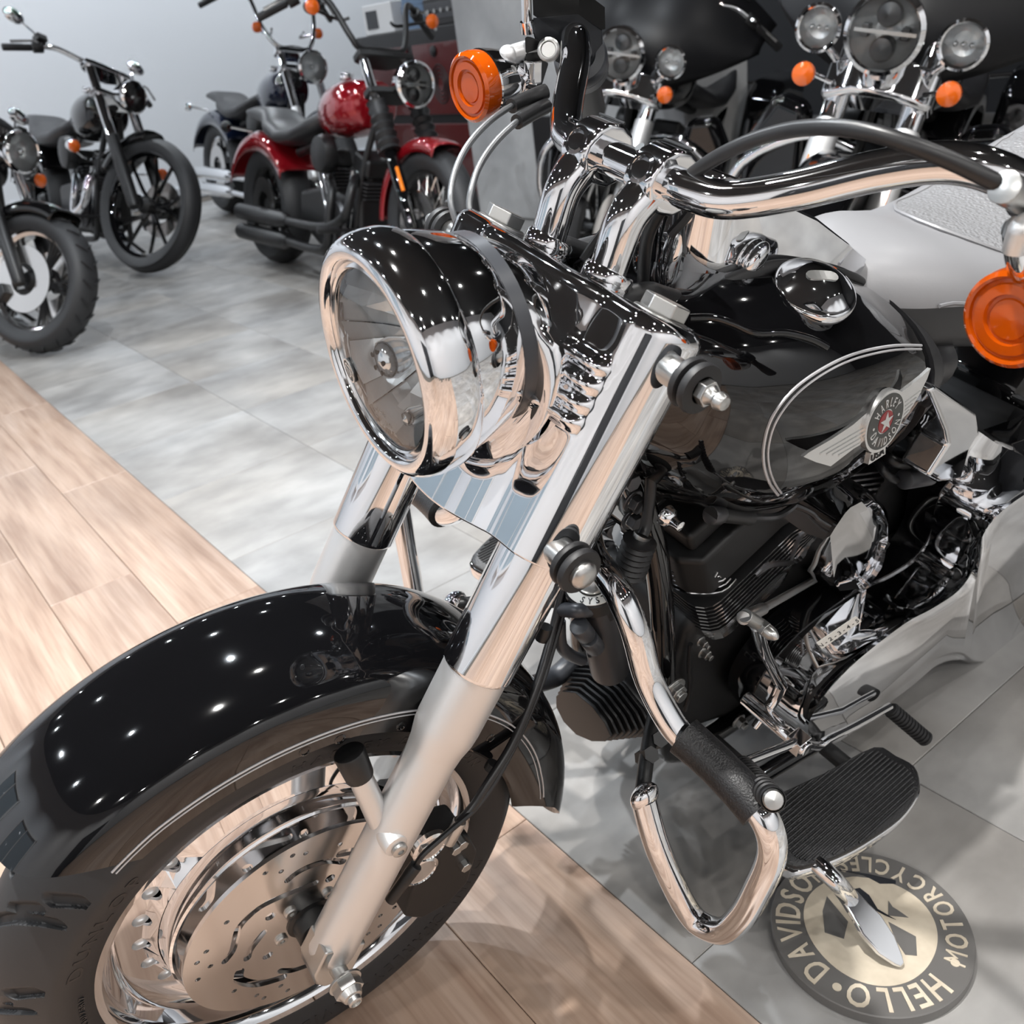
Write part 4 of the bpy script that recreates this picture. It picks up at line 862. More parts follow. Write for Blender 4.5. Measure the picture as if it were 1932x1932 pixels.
text(mb,'1-N-2-3-4-5-6',lambda x,y,h: gl_c+gu*x+gv*(y-gw*.28)+gn*sg*(h+.0016),gw*.5,.62,.3,.5,.0003); mb.build('gear_lettering','label_black',gl,ang=0)
for q,r,L in (([(-1.1479,0.2,0.3952)][0],.03,.03),([(-1.2615,0.205,0.3199)][0],.016,.02),([(-1.2246,0.19,0.3818)][0],.024,.025)):
    q=V(q); mb=Mb(); mb.lathe([(r*1.15,-.05),(r*1.15,-.006),(r,0),(r,L*.5),(r*.8,L*.8),(r*.3,L),(.0001,L)],q,(.25,.75,.5),30); mb.build('clutch_release_cap','chrome',prim,ang=45)
# shift linkage
q=[(-0.549,0.2,0.5538),(-0.5778,0.2,0.4909),(-0.6144,0.2,0.4264),(-0.6489,0.2,0.3674)]; mb=Mb(); mb.tube(q,[.0085,.0075,.0085],12); mb.tube([(-0.6489,0.2,0.3674),(-0.6435,0.2,0.3417),(-0.6263,0.2,0.3176),(-0.6145,0.2,0.3007)],[.009,.006],12); lever=mb.build('shift_arm','chrome',H)
q=[(-0.5272,0.2,0.5811),(-0.553,0.2,0.5531),(-0.5813,0.2,0.5198)]; mb=Mb(); mb.cyl(V(q[0])+V((0,-.005,0)),V(q[1]),.0085); mb.hexa(V(q[1])-V((0,.0,0)),V(q[1])+V((0.0,.012,0)),.0095); mb.lathe([(.0085,0),(.008,.008),(.004,.015),(.0001,.017)],V(q[1])+V((0,.012,0)),(0,1,0),16); mb.build('acorn_nut','zinc',lever,bev=.0008)
q=[(-0.5245,0.195,0.5785),(-0.5868,0.18,0.5414),(-0.8032,0.12,0.4107),(-1.0609,0.1,0.3415)]; mb=Mb(); mb.cyl(q[0],q[1],.0085,.0075,14,.001); mb.tube(q[1:],.0052,12,1); mb.build('shift_rod','zinc',H)
sp=[(-0.4737,0.27,0.4234),(-0.5679,0.27,0.3743),(-0.6014,0.27,0.3568),(-0.6648,0.27,0.2923),(-0.6852,0.27,0.2894),(-0.7583,0.27,0.2602),(-0.8565,0.27,0.2276)]
mb=Mb(); mb.tube(sp,.0062,12,3); sh_=mb.build('heel_toe_shifter','chrome',H)
c_=V(sp[2]); mb=Mb(); mb.box(c_,(.024,.022,.024)); mb.cyl(c_-V((0,.09,0)),c_+V((0,.016,0)),.0115,n=18,bev=.002); mb.build('shifter_clamp','chrome',sh_,bev=.004)
def ribpeg(a,b,r,n,name,par):
    a,b=V(a),V(b); L=np.linalg.norm(b-a); pr=[]
    for k in range(n): z=L*k/n; pr+=[(r*.84,z),(r*.84,z+L/n*.35),(r,z+L/n*.45),(r,z+L/n*.9)]
    o=Mb().lathe([(.002,0)]+pr+[(r,L),(r*.9,L+.002)],a,b-a,22).build(name,'rubber',par,ang=30); Mb().lathe([(r*.86,L+.001),(r*.7,L+.0045),(.0001,L+.006)],a,b-a,20).build('peg_cap','zinc',par); return o
q=[(-0.8654,0.27,0.214)][0]; q2=[(-0.903,0.3228,0.165)][0]; ribpeg(q,q2,.0125,12,'heel_peg',sh_)
q=[(-0.4811,0.27,0.4122)][0]; q2=[(-0.3937,0.36,0.5409)][0]; ribpeg(q,q2,.0135,12,'toe_peg',sh_)
# engine guard
GP=[(-.42,.035,.655),(-.40,.07,.652),(-.392,.116,.645),(-.39,.152,.612),(-.392,.18,.555),(-.395,.219,.515),(-.40,.241,.502),(-.405,.285,.497),(-.405,.335,.492),(-.405,.362,.475),(-.408,.373,.43),(-.41,.371,.36),(-.412,.364,.28),(-.41,.35,.215),(-.405,.325,.190),(-.40,.302,.195),(-.39,.272,.245),(-.385,.238,.30),(-.39,.206,.345)]
for s_ in (1,-1):
    gd=Mb().tube([(x,y*s_,z) for x,y,z in GP],.0165,22,6).build('engine_guard','chrome',H,label='chrome tubular engine guard hoop')
    mb=Mb(); gpp=[V((x,y*s_,z)) for x,y,z in GP]; mb.tube([(-.40,s_*.236,.5035),(-.4035,s_*.262,.4995),(-.405,s_*.29,.4965),(-.405,s_*.318,.4935),(-.405,s_*.345,.4885)],[.0235,.0225,.0222,.0225,.0232],24,5); gg=mb.build('guard_grip','grip_rubber',gd,label='pebbled black rubber grip sleeve')
    for t in ((-.40,s_*.238,.5032),(-.405,s_*.343,.489)): pass
    Mb().ball((-.392,s_*.205,.349),(.021,.014,.021)).build('guard_end_lug','chrome',gd)
    Mb().tube([(-.395,s_*.198,.352),(-.44,s_*.16,.36),(-.52,s_*.10,.36)],.010,12).build('guard_bracket','black_satin',gd)
    mb=Mb(); mb.hexa((-.43,s_*.16,.345),(-.43,s_*.175,.37),.011); mb.hexa((-.455,s_*.15,.345),(-.455,s_*.165,.37),.011); mb.build('bracket_bolt','black_satin',gd)
# footboards
FB=[(-0.5719,0.2708,0.247),(-0.5454,0.2982,0.247),(-0.5272,0.328,0.247),(-0.528,0.3552,0.247),(-0.5604,0.3717,0.247),(-0.5997,0.3832,0.247),(-0.6456,0.3908,0.247),(-0.6974,0.3953,0.247),(-0.7384,0.3903,0.247),(-0.7624,0.3806,0.247),(-0.781,0.3595,0.247),(-0.7752,0.3322,0.247),(-0.7632,0.3052,0.247),(-0.6752,0.29,0.247)]
FB=[V(p) for p in smooth(FB,3,True)]; fc=np.mean(FB,0)
for s_ in (1,-1):
    fl3=lambda P,k=1,dz_=0: [V(((fc+(p-fc)*k)[0],(fc+(p-fc)*k)[1]*s_,p[2]+dz_)) for p in P]
    mb=Mb(); mb.loft([fl3(FB,.93,-.034),fl3(FB,1.02,-.030),fl3(FB,1.035,-.022),fl3(FB,1.03,-.010),fl3(FB,.99,-.008)]); fb_=mb.build('footboard','chrome',H,ang=50,label='half-moon footboard with ribbed black rubber pad',fix=True)
    mb=Mb(); mb.loft([fl3(FB,.985,-.011),fl3(FB,1.0,-.008),fl3(FB,1.0,-.002),fl3(FB,.975,.0005)],cap=(True,True)); pad=mb.build('rubber_pad','grip_rubber',fb_,ang=50,fix=True)
    # ribs run fore and aft
    ys=[p[1] for p in FB]; y0,y1=min(ys)+.008,max(ys)-.008
    for k in range(20):
        y=y0+(y1-y0)*(k+.5)/20; xsx=[]
        for i in range(len(FB)):
            a_,b_=FB[i],FB[(i+1)%len(FB)]
            if (a_[1]-y)*(b_[1]-y)<0: xsx.append(a_[0]+(b_[0]-a_[0])*(y-a_[1])/(b_[1]-a_[1]))
        if len(xsx)<2: continue
        xa,xb=max(xsx)-.014,min(xsx)+.014
        if xa-xb<.02: continue
        Mb().tube([(xa,y*s_,.2475),(xb,y*s_,.2475)],.0019,8,1).build('pad_rib','grip_rubber',fb_)
    for q in ((-.60,.272),(-.72,.29)): Mb().cyl((q[0],s_*.15,.225),(q[0],s_*(q[1]+.03),.228),.012,n=14).build('board_bracket','black_satin',fb_)
    Mb().tube([(-.57,s_*.235,.243),(-.66,s_*.245,.243),(-.70,s_*.25,.243)],.012,12,3).build('board_hinge_bar','black_paint',fb_)
# side stand, in the bike frame; its foot rests on the coaster
toB=lambda p: MM.T@(V(p)-MO)
sA,sB,sC=[toB(p) for p in ([(0.5067,-0.7403,0.16)][0],[(0.4847,-0.7786,0.085)][0],[(0.4064,-0.7818,0.022)][0])]
mb=Mb(); mb.tube([(-.60,.14,.155),(-.605,.17,.150),sA,sB],[.013,.013,.0125,.0125],18,4); st=mb.build('side_stand','chrome',H,label='chrome side stand leg with a flattened blade foot')
d_=unit(sC-sB); upw=MM.T@V((0,0,1)); lat=unit(np.cross(d_,upw)); nb=np.cross(lat,d_); L_=np.linalg.norm(sC-sB)
prof=[(-.012,.013),(.02,.017),(L_*.4,.0215),(L_*.7,.0185),(L_*.92,.009),(L_,.004)]
out=[sB+d_*t+lat*w for t,w in prof]+[sB+d_*t-lat*w for t,w in prof[::-1]]
Mb().prism([p-nb*.004 for p in out],nb*.009).build('stand_blade','chrome',st,bev=.0025)
# ================================================================ hand controls
gr=lambda s_,t: F(-.155-.125*t,s_*(.31+.095*t),.980-.025*t)   # along the bar end
for s_ in (-1,1):
    a_,b_=gr(s_,.02),gr(s_,.30); mb=Mb(); d_=unit(b_-a_); L_=np.linalg.norm(b_-a_)
    mb.lathe([(.019,0),(.030,.001),(.0325,.004),(.033,L_*.48),(.0315,L_*.5),(.033,L_*.52),(.033,L_-.004),(.0305,L_-.001),(.02,L_)],a_,d_,30); sw=mb.build('switch_housing','grey_box',H)
    mb=Mb(); mb.box(a_+d_*L_*.5+fu*.0-fa*.03,(.02,.02,.014),FR); mb.build('switch_button','black_satin',sw,bev=.002)
# right front: master cylinder, lever, mirror stem, turn signal
mc=[(-0.0614,-0.3,0.9831),(-0.1194,-0.3,1.0162),(-0.1521,-0.3,0.9741),(-0.129,-0.3,0.9577),(-0.0874,-0.3,0.9542),(-0.07,-0.3,0.9693)]
P=[F(*p) for p in mc]; mb=Mb(); mb.prism(P,FR@V((-.045,.0,0))); mcy=mb.build('brake_reservoir','grey_box',H,bev=.004,fix=True)
mc2=[(-0.044,-0.3,1.0068),(-0.104,-0.3,1.0387),(-0.1215,-0.3,1.0159),(-0.0613,-0.3,0.9819)]; mb=Mb(); mb.prism([F(*p) for p in mc2],FR@V((-.05,.0,0))); mb.build('reservoir_lid','black_satin',mcy,bev=.003,fix=True)
q=F(*[(-0.0917,-0.285,0.961)][0]); Mb().lathe([(.013,0),(.013,.006),(.0105,.0075),(.009,.0075),(.008,.005),(.0001,.005)],q-fa*0,unit(-FR[:,1]*-1+fa*1.2),18).build('perch_bolt','zinc',mcy)
q=[F(*p) for p in [(-0.0375,-0.3,1.0065),(-0.0583,-0.3,0.9758),(-0.0659,-0.3,0.9662)]]; mb=Mb(); mb.tube(q,.0058,12,3); mb.cyl(q[1],q[2],.008); mb.build('mirror_stem','chrome',H)
q=[F(*p) for p in [(-0.0561,-0.305,0.9357),(-0.072,-0.305,0.9476),(-0.0888,-0.305,0.9587)]]; mb=Mb(); mb.tube(q,[.0095,.0105],14,3); mb.ball(q[0]-fa*.0,(.011,.011,.011)); mb.build('brake_lever','satin_alloy',H)
mb=Mb(); mb.prism([F(*p) for p in [(-0.0569,-0.295,0.9631),(-0.0787,-0.295,0.967),(-0.0948,-0.295,0.95),(-0.0999,-0.295,0.9193),(-0.0837,-0.295,0.9155),(-0.0722,-0.295,0.9412)]],FR@V((-.018,-.006,0))); mb.build('lever_bracket','black_satin',H,bev=.004,fix=True)
q=[F(*p) for p in [(-0.0824,-0.295,0.9445),(-0.0947,-0.295,0.9233)]]; mb=Mb(); mb.hexa(q[0],q[1],.0125); mb.build('signal_mount_nut','chrome',H,bev=.002)
def turn_signal(c,axis,name='turn_signal',par=H,k=1.):
    c=V(c); ax_=unit(axis)
    mb=Mb(); mb.lathe([(.006,-.066),(.016,-.062),(.026,-.05),(.0335,-.03),(.0375,-.012),(.0385,-.002),(.037,0)],c,ax_,40); ts=mb.build(name,'chrome',par,label='bullet turn signal with ribbed amber lens')
    mb=Mb(); mb.lathe([(.0372,-.001),(.0382,.004),(.0385,.012),(.0375,.018),(.034,.021),(.032,.0195),(.031,.017),(.0285,.017),(.0275,.0195),(.02,.0195),(.019,.016),(.0165,.016),(.0155,.0175),(.0001,.0178)],c,ax_,48); mb.build('amber_lens','amber',ts,ang=25)
    mb=Mb(); mb.lathe([(.036,0),(.02,-.015),(.008,-.02),(.0001,-.02)],c,ax_,24); mb.build('signal_reflector','amber_flat',ts)
    return ts
fwd=hd
sR=F(*[(-0.0455,-0.315,0.8948)][0]); turn_signal(sR,unit(hd+V((0,.10,0))))
Mb().tube([sR-hd*.035+V((0,.02,0)),F(*[(-0.085,-0.3,0.9199)][0]),F(*[(-0.0992,-0.297,0.9216)][0])],.0115,14,4).build('signal_stalk','chrome',H)
sL=F(*[(-0.1275,0.335,0.9006)][0]); turn_signal(sL,unit(hd+V((0,-.02,0))))
Mb().tube([sL-hd*.03,F(*[(-0.0954,0.33,0.9289)][0]),F(*[(-0.0552,0.33,0.9444)][0])],.0125,14,4).build('signal_stalk','chrome',H)
mb=Mb(); mb.prism([F(*p) for p in [(-0.066,0.33,0.9239),(-0.0716,0.33,0.9398),(-0.1154,0.33,0.9477),(-0.1418,0.33,0.9344),(-0.0938,0.33,0.92)]],FR@V((-.02,.012,0))); mb.build('signal_mount_block','zinc',H,bev=.004,fix=True)
q=[F(*p) for p in [(-0.0555,0.335,0.9285),(-0.0491,0.335,0.9382),(-0.0493,0.335,0.9461),(-0.0773,0.335,0.9653)]]; mb=Mb(); mb.tube(q,[.008,.009,.009],14,4); mb.build('clutch_lever','satin_alloy',H)
# cables at the bars
cc=[(-0.0723,0.03,0.7782),(-0.0543,0.03,0.8037),(-0.0348,0.035,0.8312),(-0.0207,0.05,0.8595),(-0.003,0.08,0.8913),(0.0098,0.12,0.9197),(0.0154,0.16,0.9411),(0.024,0.2,0.951),(0.0249,0.235,0.9563),(0.0164,0.265,0.9583),(-0.0007,0.29,0.9599),(-0.0208,0.31,0.9605),(-0.035,0.315,0.9619)]
Mb().tube(Fs(cc),.0062,12,5).build('clutch_cable','cable',H)
q=[F(*p) for p in [(-0.0217,0.32,0.9594),(-0.0564,0.32,0.9633),(-0.0969,0.32,0.9691)]]; Mb().cyl(q[0],q[1],.0115,n=16,bev=.001).build('cable_adjuster','zinc',H); Mb().cyl(q[1],q[2],.014,n=16,bev=.002).build('adjuster_boot','rubber',H)
for P,r,mt,nm in (([(-0.0996,-0.27,0.9205),(-0.0823,-0.27,0.9059),(-0.0555,-0.26,0.8874),(-0.0201,-0.24,0.8589),(0.0069,-0.22,0.8282),(0.0229,-0.2,0.7988),(0.029,-0.18,0.7737),(0.0181,-0.17,0.7544),(0.0099,-0.165,0.744)],.0036,'braid','throttle_cable'),([(-0.1004,-0.26,0.9059),(-0.0816,-0.25,0.8945),(-0.052,-0.235,0.8741),(-0.0251,-0.22,0.8448),(-0.0031,-0.2,0.816),(0.0058,-0.185,0.792),(0.0048,-0.175,0.772),(-0.0025,-0.16,0.7587)],.0038,'braid','idle_cable')):
    cbl=Mb().tube(Fs(P),r,10,5).build(nm,mt,H); q=Fs(P[:3]); Mb().tube([q[0],q[1],q[2]],[.0085,.0085,.0082],12,4).build('cable_sleeve','cable',cbl)
for P in ([(-0.0176,-0.03,0.781),(-0.0247,-0.03,0.8107),(-0.0313,-0.02,0.8325),(-0.0213,0,0.8616),(0.0102,0.02,0.8809),(0.0301,0.02,0.8924)],[(-0.0272,-0.03,0.7784),(-0.0277,-0.02,0.8097),(-0.0325,-0.01,0.8336),(-0.0221,0.01,0.8573),(-0.0075,0.02,0.8728)],[(-0.0256,0.05,0.8385),(-0.0239,0.06,0.8613),(-0.0237,0.06,0.876)],[(-0.0335,-0.01,0.7823),(-0.0286,0,0.8089),(-0.0266,0.01,0.8303),(-0.0234,0.02,0.8471)]):
    Mb().tube(Fs([(a-.02,b,u) for a,b,u in P]),.0048,8,4).build('wiring','cable',H)
# chrome fork stop / dash bracket behind the risers
for q,r in (([(-0.5339,0.02,1.0088),(-0.5141,0.02,0.9344)],.012),([(-0.5586,0.03,0.9981),(-0.5402,0.03,0.9218)],.018)): Mb().cyl(q[0],q[1],r,n=20,bev=.002).build('dash_bracket_tube','chrome',H)
# ================================================================ tail (behind the frame edge)
mb=Mb(); rw=[(.19,.06),(.2,.075),(.25,.095),(.30,.085),(.32,.05),(.326,0),(.32,-.05),(.30,-.085),(.25,-.095),(.2,-.075),(.19,-.06)]; mb.lathe(rw,(-1.63,0,.312),(0,1,0),64); rt=mb.build('rear_tyre','tyre_rubber',H)
mb=Mb(); mb.lathe([(.21,.07),(.2,.06),(.15,.03),(.05,.05),(.03,.06),(.0001,.06)],(-1.63,0,.312),(0,1,0),48); mb.lathe([(.21,-.07),(.2,-.06),(.15,-.03),(.05,-.05),(.0001,-.06)],(-1.63,0,.312),(0,1,0),48); mb.build('rear_disc_wheel','chrome',H)
mb=Mb(); rings=[]
for t in np.linspace(-15,150,40):
    t=math.radians(t); rings.append([(-1.63-(r)*math.cos(t),b,.312+r*math.sin(t)) for b,r in ((-.105,.30),(-.108,.345),(-.09,.37),(-.05,.38),(0,.382),(.05,.38),(.09,.37),(.108,.345),(.105,.30))])
mb.loft(rings,False,(False,False)); rf=mb.build('rear_fender','black_paint',H); rf.modifiers.new('t','SOLIDIFY').thickness=.003
for s_ in (1,-1): Mb().tube([(-1.25,s_*.13,.30),(-1.45,s_*.135,.30),(-1.63,s_*.135,.312)],[.03,.025,.02],14).build('swingarm','black_paint',H)
for k,zz in enumerate((.26,.17)): Mb().tube([(-.62,-.10,.5-.05*k),(-.60-.1*k,-.16,.42),(-.8,-.2,zz),(-1.2,-.2,zz),(-1.3,-.2,zz),(-1.9,-.2,zz+.02)],[.024,.024,.024,.026,.042,.042],18).build('exhaust_pipe','chrome',H)

# ================================================================ motorcycles standing behind
def bike(label,pos,head,lean,S_,**k):
    hx_=unit(V((head[0],head[1],0))); up0=V((0,0,1)); lf0=np.cross(up0,hx_); a=math.radians(lean)
    lf=lf0*math.cos(a)-up0*math.sin(a); up=up0*math.cos(a)+lf0*math.sin(a)
    m=Matrix.Identity(4)
    for i in range(3):
        m[i][0],m[i][1],m[i][2]=hx_[i]*S_,lf[i]*S_,up[i]*S_
        m[i][3]=pos[i]
    B=empty('motorcycle',m,label=label,cat='motorcycle',group='motorcycles on display')
    g=lambda q,d=None: k.get(q,d)
    R_,tw,rr=g('R',.33),g('tw',.065),g('rim',.235); rk=math.radians(g('rake',30)); ax=V((0,0,R_)); st=math.radians(g('steer',0)); 
    fu_=V((-math.sin(rk),0,math.cos(rk))); ff_=V((math.cos(rk),0,math.sin(rk))); yy=V((0,1,0))
    f2=unit(ff_*math.cos(st)+yy*math.sin(st)); y2=np.cross(fu_,f2); y2=y2 if y2[1]>0 else -y2
    Fk=lambda a,b,u: ax+f2*a+y2*b+fu_*u
    bp=g('paint','black_paint'); met=g('metal','chrome'); low=g('slider','satin_alloy')
    def wheel_(c,yv,R_,tw,rr,spoke,name):
        rim=Mb().lathe([(rr-.012,-tw*.62),(rr+.004,-tw*.72),(rr-.004,-tw*.6),(rr-.024,-tw*.4),(rr-.024,tw*.4),(rr-.004,tw*.6),(rr+.004,tw*.72),(rr-.012,tw*.62)],c,yv,56).build(name,g('rimmat','chrome'),B)
        Mb().lathe([(rr-.004,tw*.7),(rr+.02,tw*.92),(rr+.045,tw),(R_-.035,tw*.97),(R_-.012,tw*.62),(R_,0),(R_-.012,-tw*.62),(R_-.035,-tw*.97),(rr+.045,-tw),(rr+.02,-tw*.92),(rr-.004,-tw*.7)],c,yv,64).build('tyre','tyre_rubber',rim)
        x_,y_,_=basis(yv,(1,0,.3)); pd=lambda r,t,h: c+(x_*math.cos(t)+y_*math.sin(t))*r+yv*h
        Mb().lathe([(.0001,-.065),(.03,-.065),(.045,-.04),(.035,0),(.045,.04),(.03,.065),(.0001,.065)],c,yv,26).build('hub',g('hubmat','black_satin'),rim)
        if spoke=='twin':
            for n_ in range(5):
                t=2*PI*n_/5+.35
                for d in (-.14,-.045,.045,.14): Mb().tube([pd(.04,t+d*.8,.022),pd(.11,t+d*1.1,.024),pd(rr-.015,t+d*1.55,.02)],[.009,.0075,.008],8,4).build('spoke',g('spokemat','black_satin'),rim)
                for d in (-.18,.18): Mb().tube([pd(.05,t+d*.7,.029),pd(.12,t+d*1.02,.030),pd(rr-.02,t+d*1.25,.026)],.0035,6,4).build('spoke_edge','polished_alloy',rim)
        elif spoke=='cast':
            for n_ in range(10):
                t=2*PI*(n_//2)/5+(.16 if n_%2 else -.16)+.2; Mb().tube([pd(.035,t*1.0,.02),pd(.12,t,.024),pd(rr-.02,t+(.12 if n_%2 else -.12),.012)],[.014,.011,.010],8,4).build('spoke','black_paint',rim)
        elif spoke=='wire':
            for n_ in range(36):
                t=2*PI*n_/36; s=1 if n_%2 else -1; Mb().tube([pd(.04,t+(.5 if n_%4<2 else -.5),s*.045),pd(rr-.02,t,s*.008)],.0035,5,1).build('spoke','polished_alloy',rim)
        for s in g('discs',(1,-1)):
            Mb().lathe([(.07,0),(.146,0),(.146,.005),(.07,.005),(.07,0)],c+yv*s*(.075 if tw<.08 else .08)-yv*.0025,yv,44).build('brake_disc','disc_steel',rim)
            Mb().prism([pd(r,t+PI*.2,s*.07) for r,t in ((.10,2.0),(.165,1.95),(.17,2.45),(.10,2.5))],yv*s*.035).build('brake_caliper','black_satin',rim,bev=.008)
        return rim
    wheel_(ax,y2,R_,tw,rr,g('spoke','cast'),'front_wheel'.split('_')[1])
    L=g('wb',1.63); rax=V((-L,0,.32)); wheel_(rax,yy,.32,g('rtw',.085),.21,'cast','wheel')
    # fork
    s0=g('fs',.105); top=g('ftop',.80); mid=g('fmid',.42); fr_=g('fr',.026)
    for s in (1,-1):
        Mb().lathe([(fr_*.9,-.03),(fr_*1.12,-.01),(fr_*1.12,mid),(fr_,mid+.004)],Fk(0,s*s0,0),fu_,20,cap=(True,True)).build('fork_slider',low,B)
        Mb().lathe([(fr_*g('upk',.9),mid-.01),(fr_*g('upk',.9),top)],Fk(0,s*s0,0),fu_,20,cap=(True,True)).build('fork_tube',met if not g('uppaint') else g('uppaint'),B)
        if g('gaiter'):
            pr=[]; 
            for q in range(13): pr.append((fr_*(1.5 if q%2 else 1.95)*(1.05-.012*q),mid-.02+.019*q))
            Mb().lathe(pr,Fk(0,s*s0,0),fu_,22,cap=(True,True)).build('fork_gaiter','rubber',B,ang=60)
        if g('reflector'): Mb().box(Fk(.03,s*(s0+.012),mid-.16),(.012,.012,.11),np.stack([f2,y2,fu_],1)).build('reflector','orange_reflector',B,bev=.002)
    for u_,nm in ((mid+.24,'lower_clamp'),(top-.03,'upper_clamp')):
        Mb().prism([Fk(a_,b_,u_) for a_,b_ in ((.035,s0-.01),(.03,s0+.035),(-.03,s0+.035),(-.07,.04),(-.07,-.04),(-.03,-s0-.035),(.03,-s0-.035),(.035,-s0+.01))],fu_*.03).build(nm,g('clampmat','chrome'),B,bev=.006)
    # front fender
    f0,f1,fw_=g('fend',(20,150,.5)); rings=[]
    for t in np.linspace(f0,f1,30):
        t=math.radians(t); rings.append([ax+(f2*math.cos(t)+fu_*math.sin(t))*(R_+.035-dr)+y2*b for b,dr in ((-tw*1.25,.06),(-tw*1.22,.02),(-tw*.9,.004),(-tw*.4,0),(0,-.002),(tw*.4,0),(tw*.9,.004),(tw*1.22,.02),(tw*1.25,.06))])
    fo=Mb().loft(rings,False,(False,False)).build('fender',g('fpaint',bp),B,ang=70); fo.modifiers.new('t','SOLIDIFY').thickness=.004
    # headlight
    hp=Fk(g('hla',.15),0,g('hlu',.60)); hdv=unit(f2*math.cos(rk)-fu_*math.sin(rk)+V((0,0,-.06))); hr_=g('hlr',.09)
    hm=g('hlmat','chrome')
    hob=Mb().lathe([(.02,-.12),(hr_*.6,-.11),(hr_*.92,-.06),(hr_*1.04,-.02),(hr_*1.1,-.01),(hr_*1.1,.006),(hr_*.98,.014),(hr_*.93,.008)],hp,hdv,40).build('headlight',hm,B)
    Mb().lathe([(hr_*.94,.008),(hr_*.6,.018),(.0001,.024)],hp,hdv,36).build('lens','clear_glass',hob)
    hx1,hy1,_=basis(hdv,(0,1,0))
    Mb().lathe([(hr_*.93,.004),(hr_*.7,-.02),(hr_*.35,-.04),(.0001,-.045)],hp,hdv,36).build('reflector_bowl',g('bowl','bowl_white'),hob,ang=20)
    if g('led'):
        for x,y in ((0,.45),(0,-.45)): Mb().lathe([(hr_*.34,0),(hr_*.34,.03),(hr_*.3,.036),(.0001,.045)],hp+(hx1*x+hy1*y)*hr_-hdv*.04,hdv,20).build('led_projector','dark_metal',hob)
        for x,y in ((.55,0),(-.55,0)): Mb().box(hp+(hx1*x+hy1*y)*hr_-hdv*.018,(hr_*.22,hr_*.34,.03),np.stack([hx1,hy1,hdv],1)).build('led_element','dark_metal',hob,bev=.003)
        Mb().box(hp-hdv*.012,(hr_*1.7,hr_*.1,.02),np.stack([hx1,hy1,hdv],1)).build('led_bar','polished_alloy',hob)
    else: Mb().ball(hp-hdv*.015,.018).build('bulb_shield','chrome',hob)
    # bars
    bt=[(0,0,0)]+g('bars'); P=[Fk(-.01+a_,b_,top+.03+u_) for a_,b_,u_ in bt]; Pm=[Fk(-.01+a_,-b_,top+.03+u_) for a_,b_,u_ in bt]
    Mb().tube(Pm[:0:-1]+P,.0135,12,5).build('handlebar',g('barmat','chrome'),B)
    for Q,s in ((P,1),(Pm,-1)):
        d=unit(Q[-1]-Q[-2]); e=Q[-1]
        Mb().cyl(e-d*.03,e+d*.11,.0175,n=14,bev=.003).build('hand_grip','rubber',B)
        Mb().cyl(e-d*.085,e-d*.035,.027,n=16,bev=.004).build('switch_housing',g('ctl','black_satin'),B)
        Mb().tube([e-d*.05+f2*.03,e-d*.01+f2*.055,e+d*.10+f2*.05],[.008,.006,.007],8,4).build('lever',g('levermat','polished_alloy'),B)
        if s==-1 or g('res2'): Mb().box(e-d*.07+fu_*.035+f2*.02,(.05,.055,.035),np.stack([f2,y2,fu_],1)).build('brake_reservoir',g('ctl','black_satin'),B,bev=.005)
        if g('mirror'):
            mp=e-d*.06+fu_*.17+y2*s*.05-f2*.02; Mb().tube([e-d*.06,e-d*.07+fu_*.07+y2*s*.0,mp-fu_*.02],.006,8,4).build('mirror_stem','chrome',B); mo=Mb().ball(mp+y2*s*.02,(.028,.058,.042),np.stack([f2,y2,fu_],1)); mo.build('mirror',g('mirmat','chrome'),B)
        sg_=g('sig')
        if sg_:
            sp=Fk(sg_[0],s*sg_[1],sg_[2]); so=Mb().lathe([(.008,-.05),(.024,-.035),(.031,-.005),(.031,0)],sp,hdv,20).build('turn_signal',g('sigmat','chrome'),B); Mb().lathe([(.031,0),(.03,.012),(.018,.018),(.0001,.02)],sp,hdv,20).build('amber_lens','amber_flat',so); Mb().tube([sp-hdv*.03,Fk(sg_[0]-.06,s*(sg_[1]*.5),sg_[2]),Fk(-.02,s*s0,sg_[2])],.007,8,3).build('signal_stalk',g('sigmat','chrome'),B)
        pl=g('lamp')
        if pl:
            sp=Fk(pl[0],s*pl[1],pl[2]); lo=Mb().lathe([(.015,-.09),(.045,-.06),(.058,-.015),(.062,-.004),(.062,.004),(.055,.009),(.05,.005)],sp,hdv,28).build('passing_lamp','chrome',B); Mb().lathe([(.052,.004),(.03,.012),(.0001,.015)],sp,hdv,24).build('lens','clear_glass',lo); Mb().lathe([(.05,.002),(.03,-.02),(.0001,-.03)],sp,hdv,18).build('reflector_bowl','bowl_white',lo,ang=15)
            for q in (-.02,0,.02): Mb().ball(sp+y2*q-hdv*.012,.009).build('led_element','chrome',lo)
            Mb().tube([sp-hdv*.05-fu_*.03,Fk(pl[0]-.08,s*pl[1]*.7,pl[2]-.04),Fk(0,s*s0,pl[2]-.04)],.011,10,4).build('lamp_bracket','chrome',B)
    # tank
    tz,tl,twd=g('tank',(.90,.52,.13)); x0=-.44*g('tx',1); rings=[]
    for q in np.linspace(0,1,22):
        w=twd*max(.12,math.sin(PI*min(1,.18+.80*q**.75)))**.6; h=.125*max(.2,math.sin(PI*min(.97,.22+.72*q)))**.55; zc=tz-.09-.05*q; rings.append([(x0-tl*q,w*math.copysign(abs(math.cos(t))**.8,math.cos(t)),zc+h*math.copysign(abs(math.sin(t))**.9,math.sin(t))) for t in np.linspace(0,2*PI,28,endpoint=False)])
    Mb().loft(rings).build('fuel_tank',bp,B,ang=70)
    Mb().cyl((x0-.22,-.03,tz+.015),(x0-.22,-.03,tz+.045),.033,n=22,bev=.006).build('fuel_cap','chrome',B)
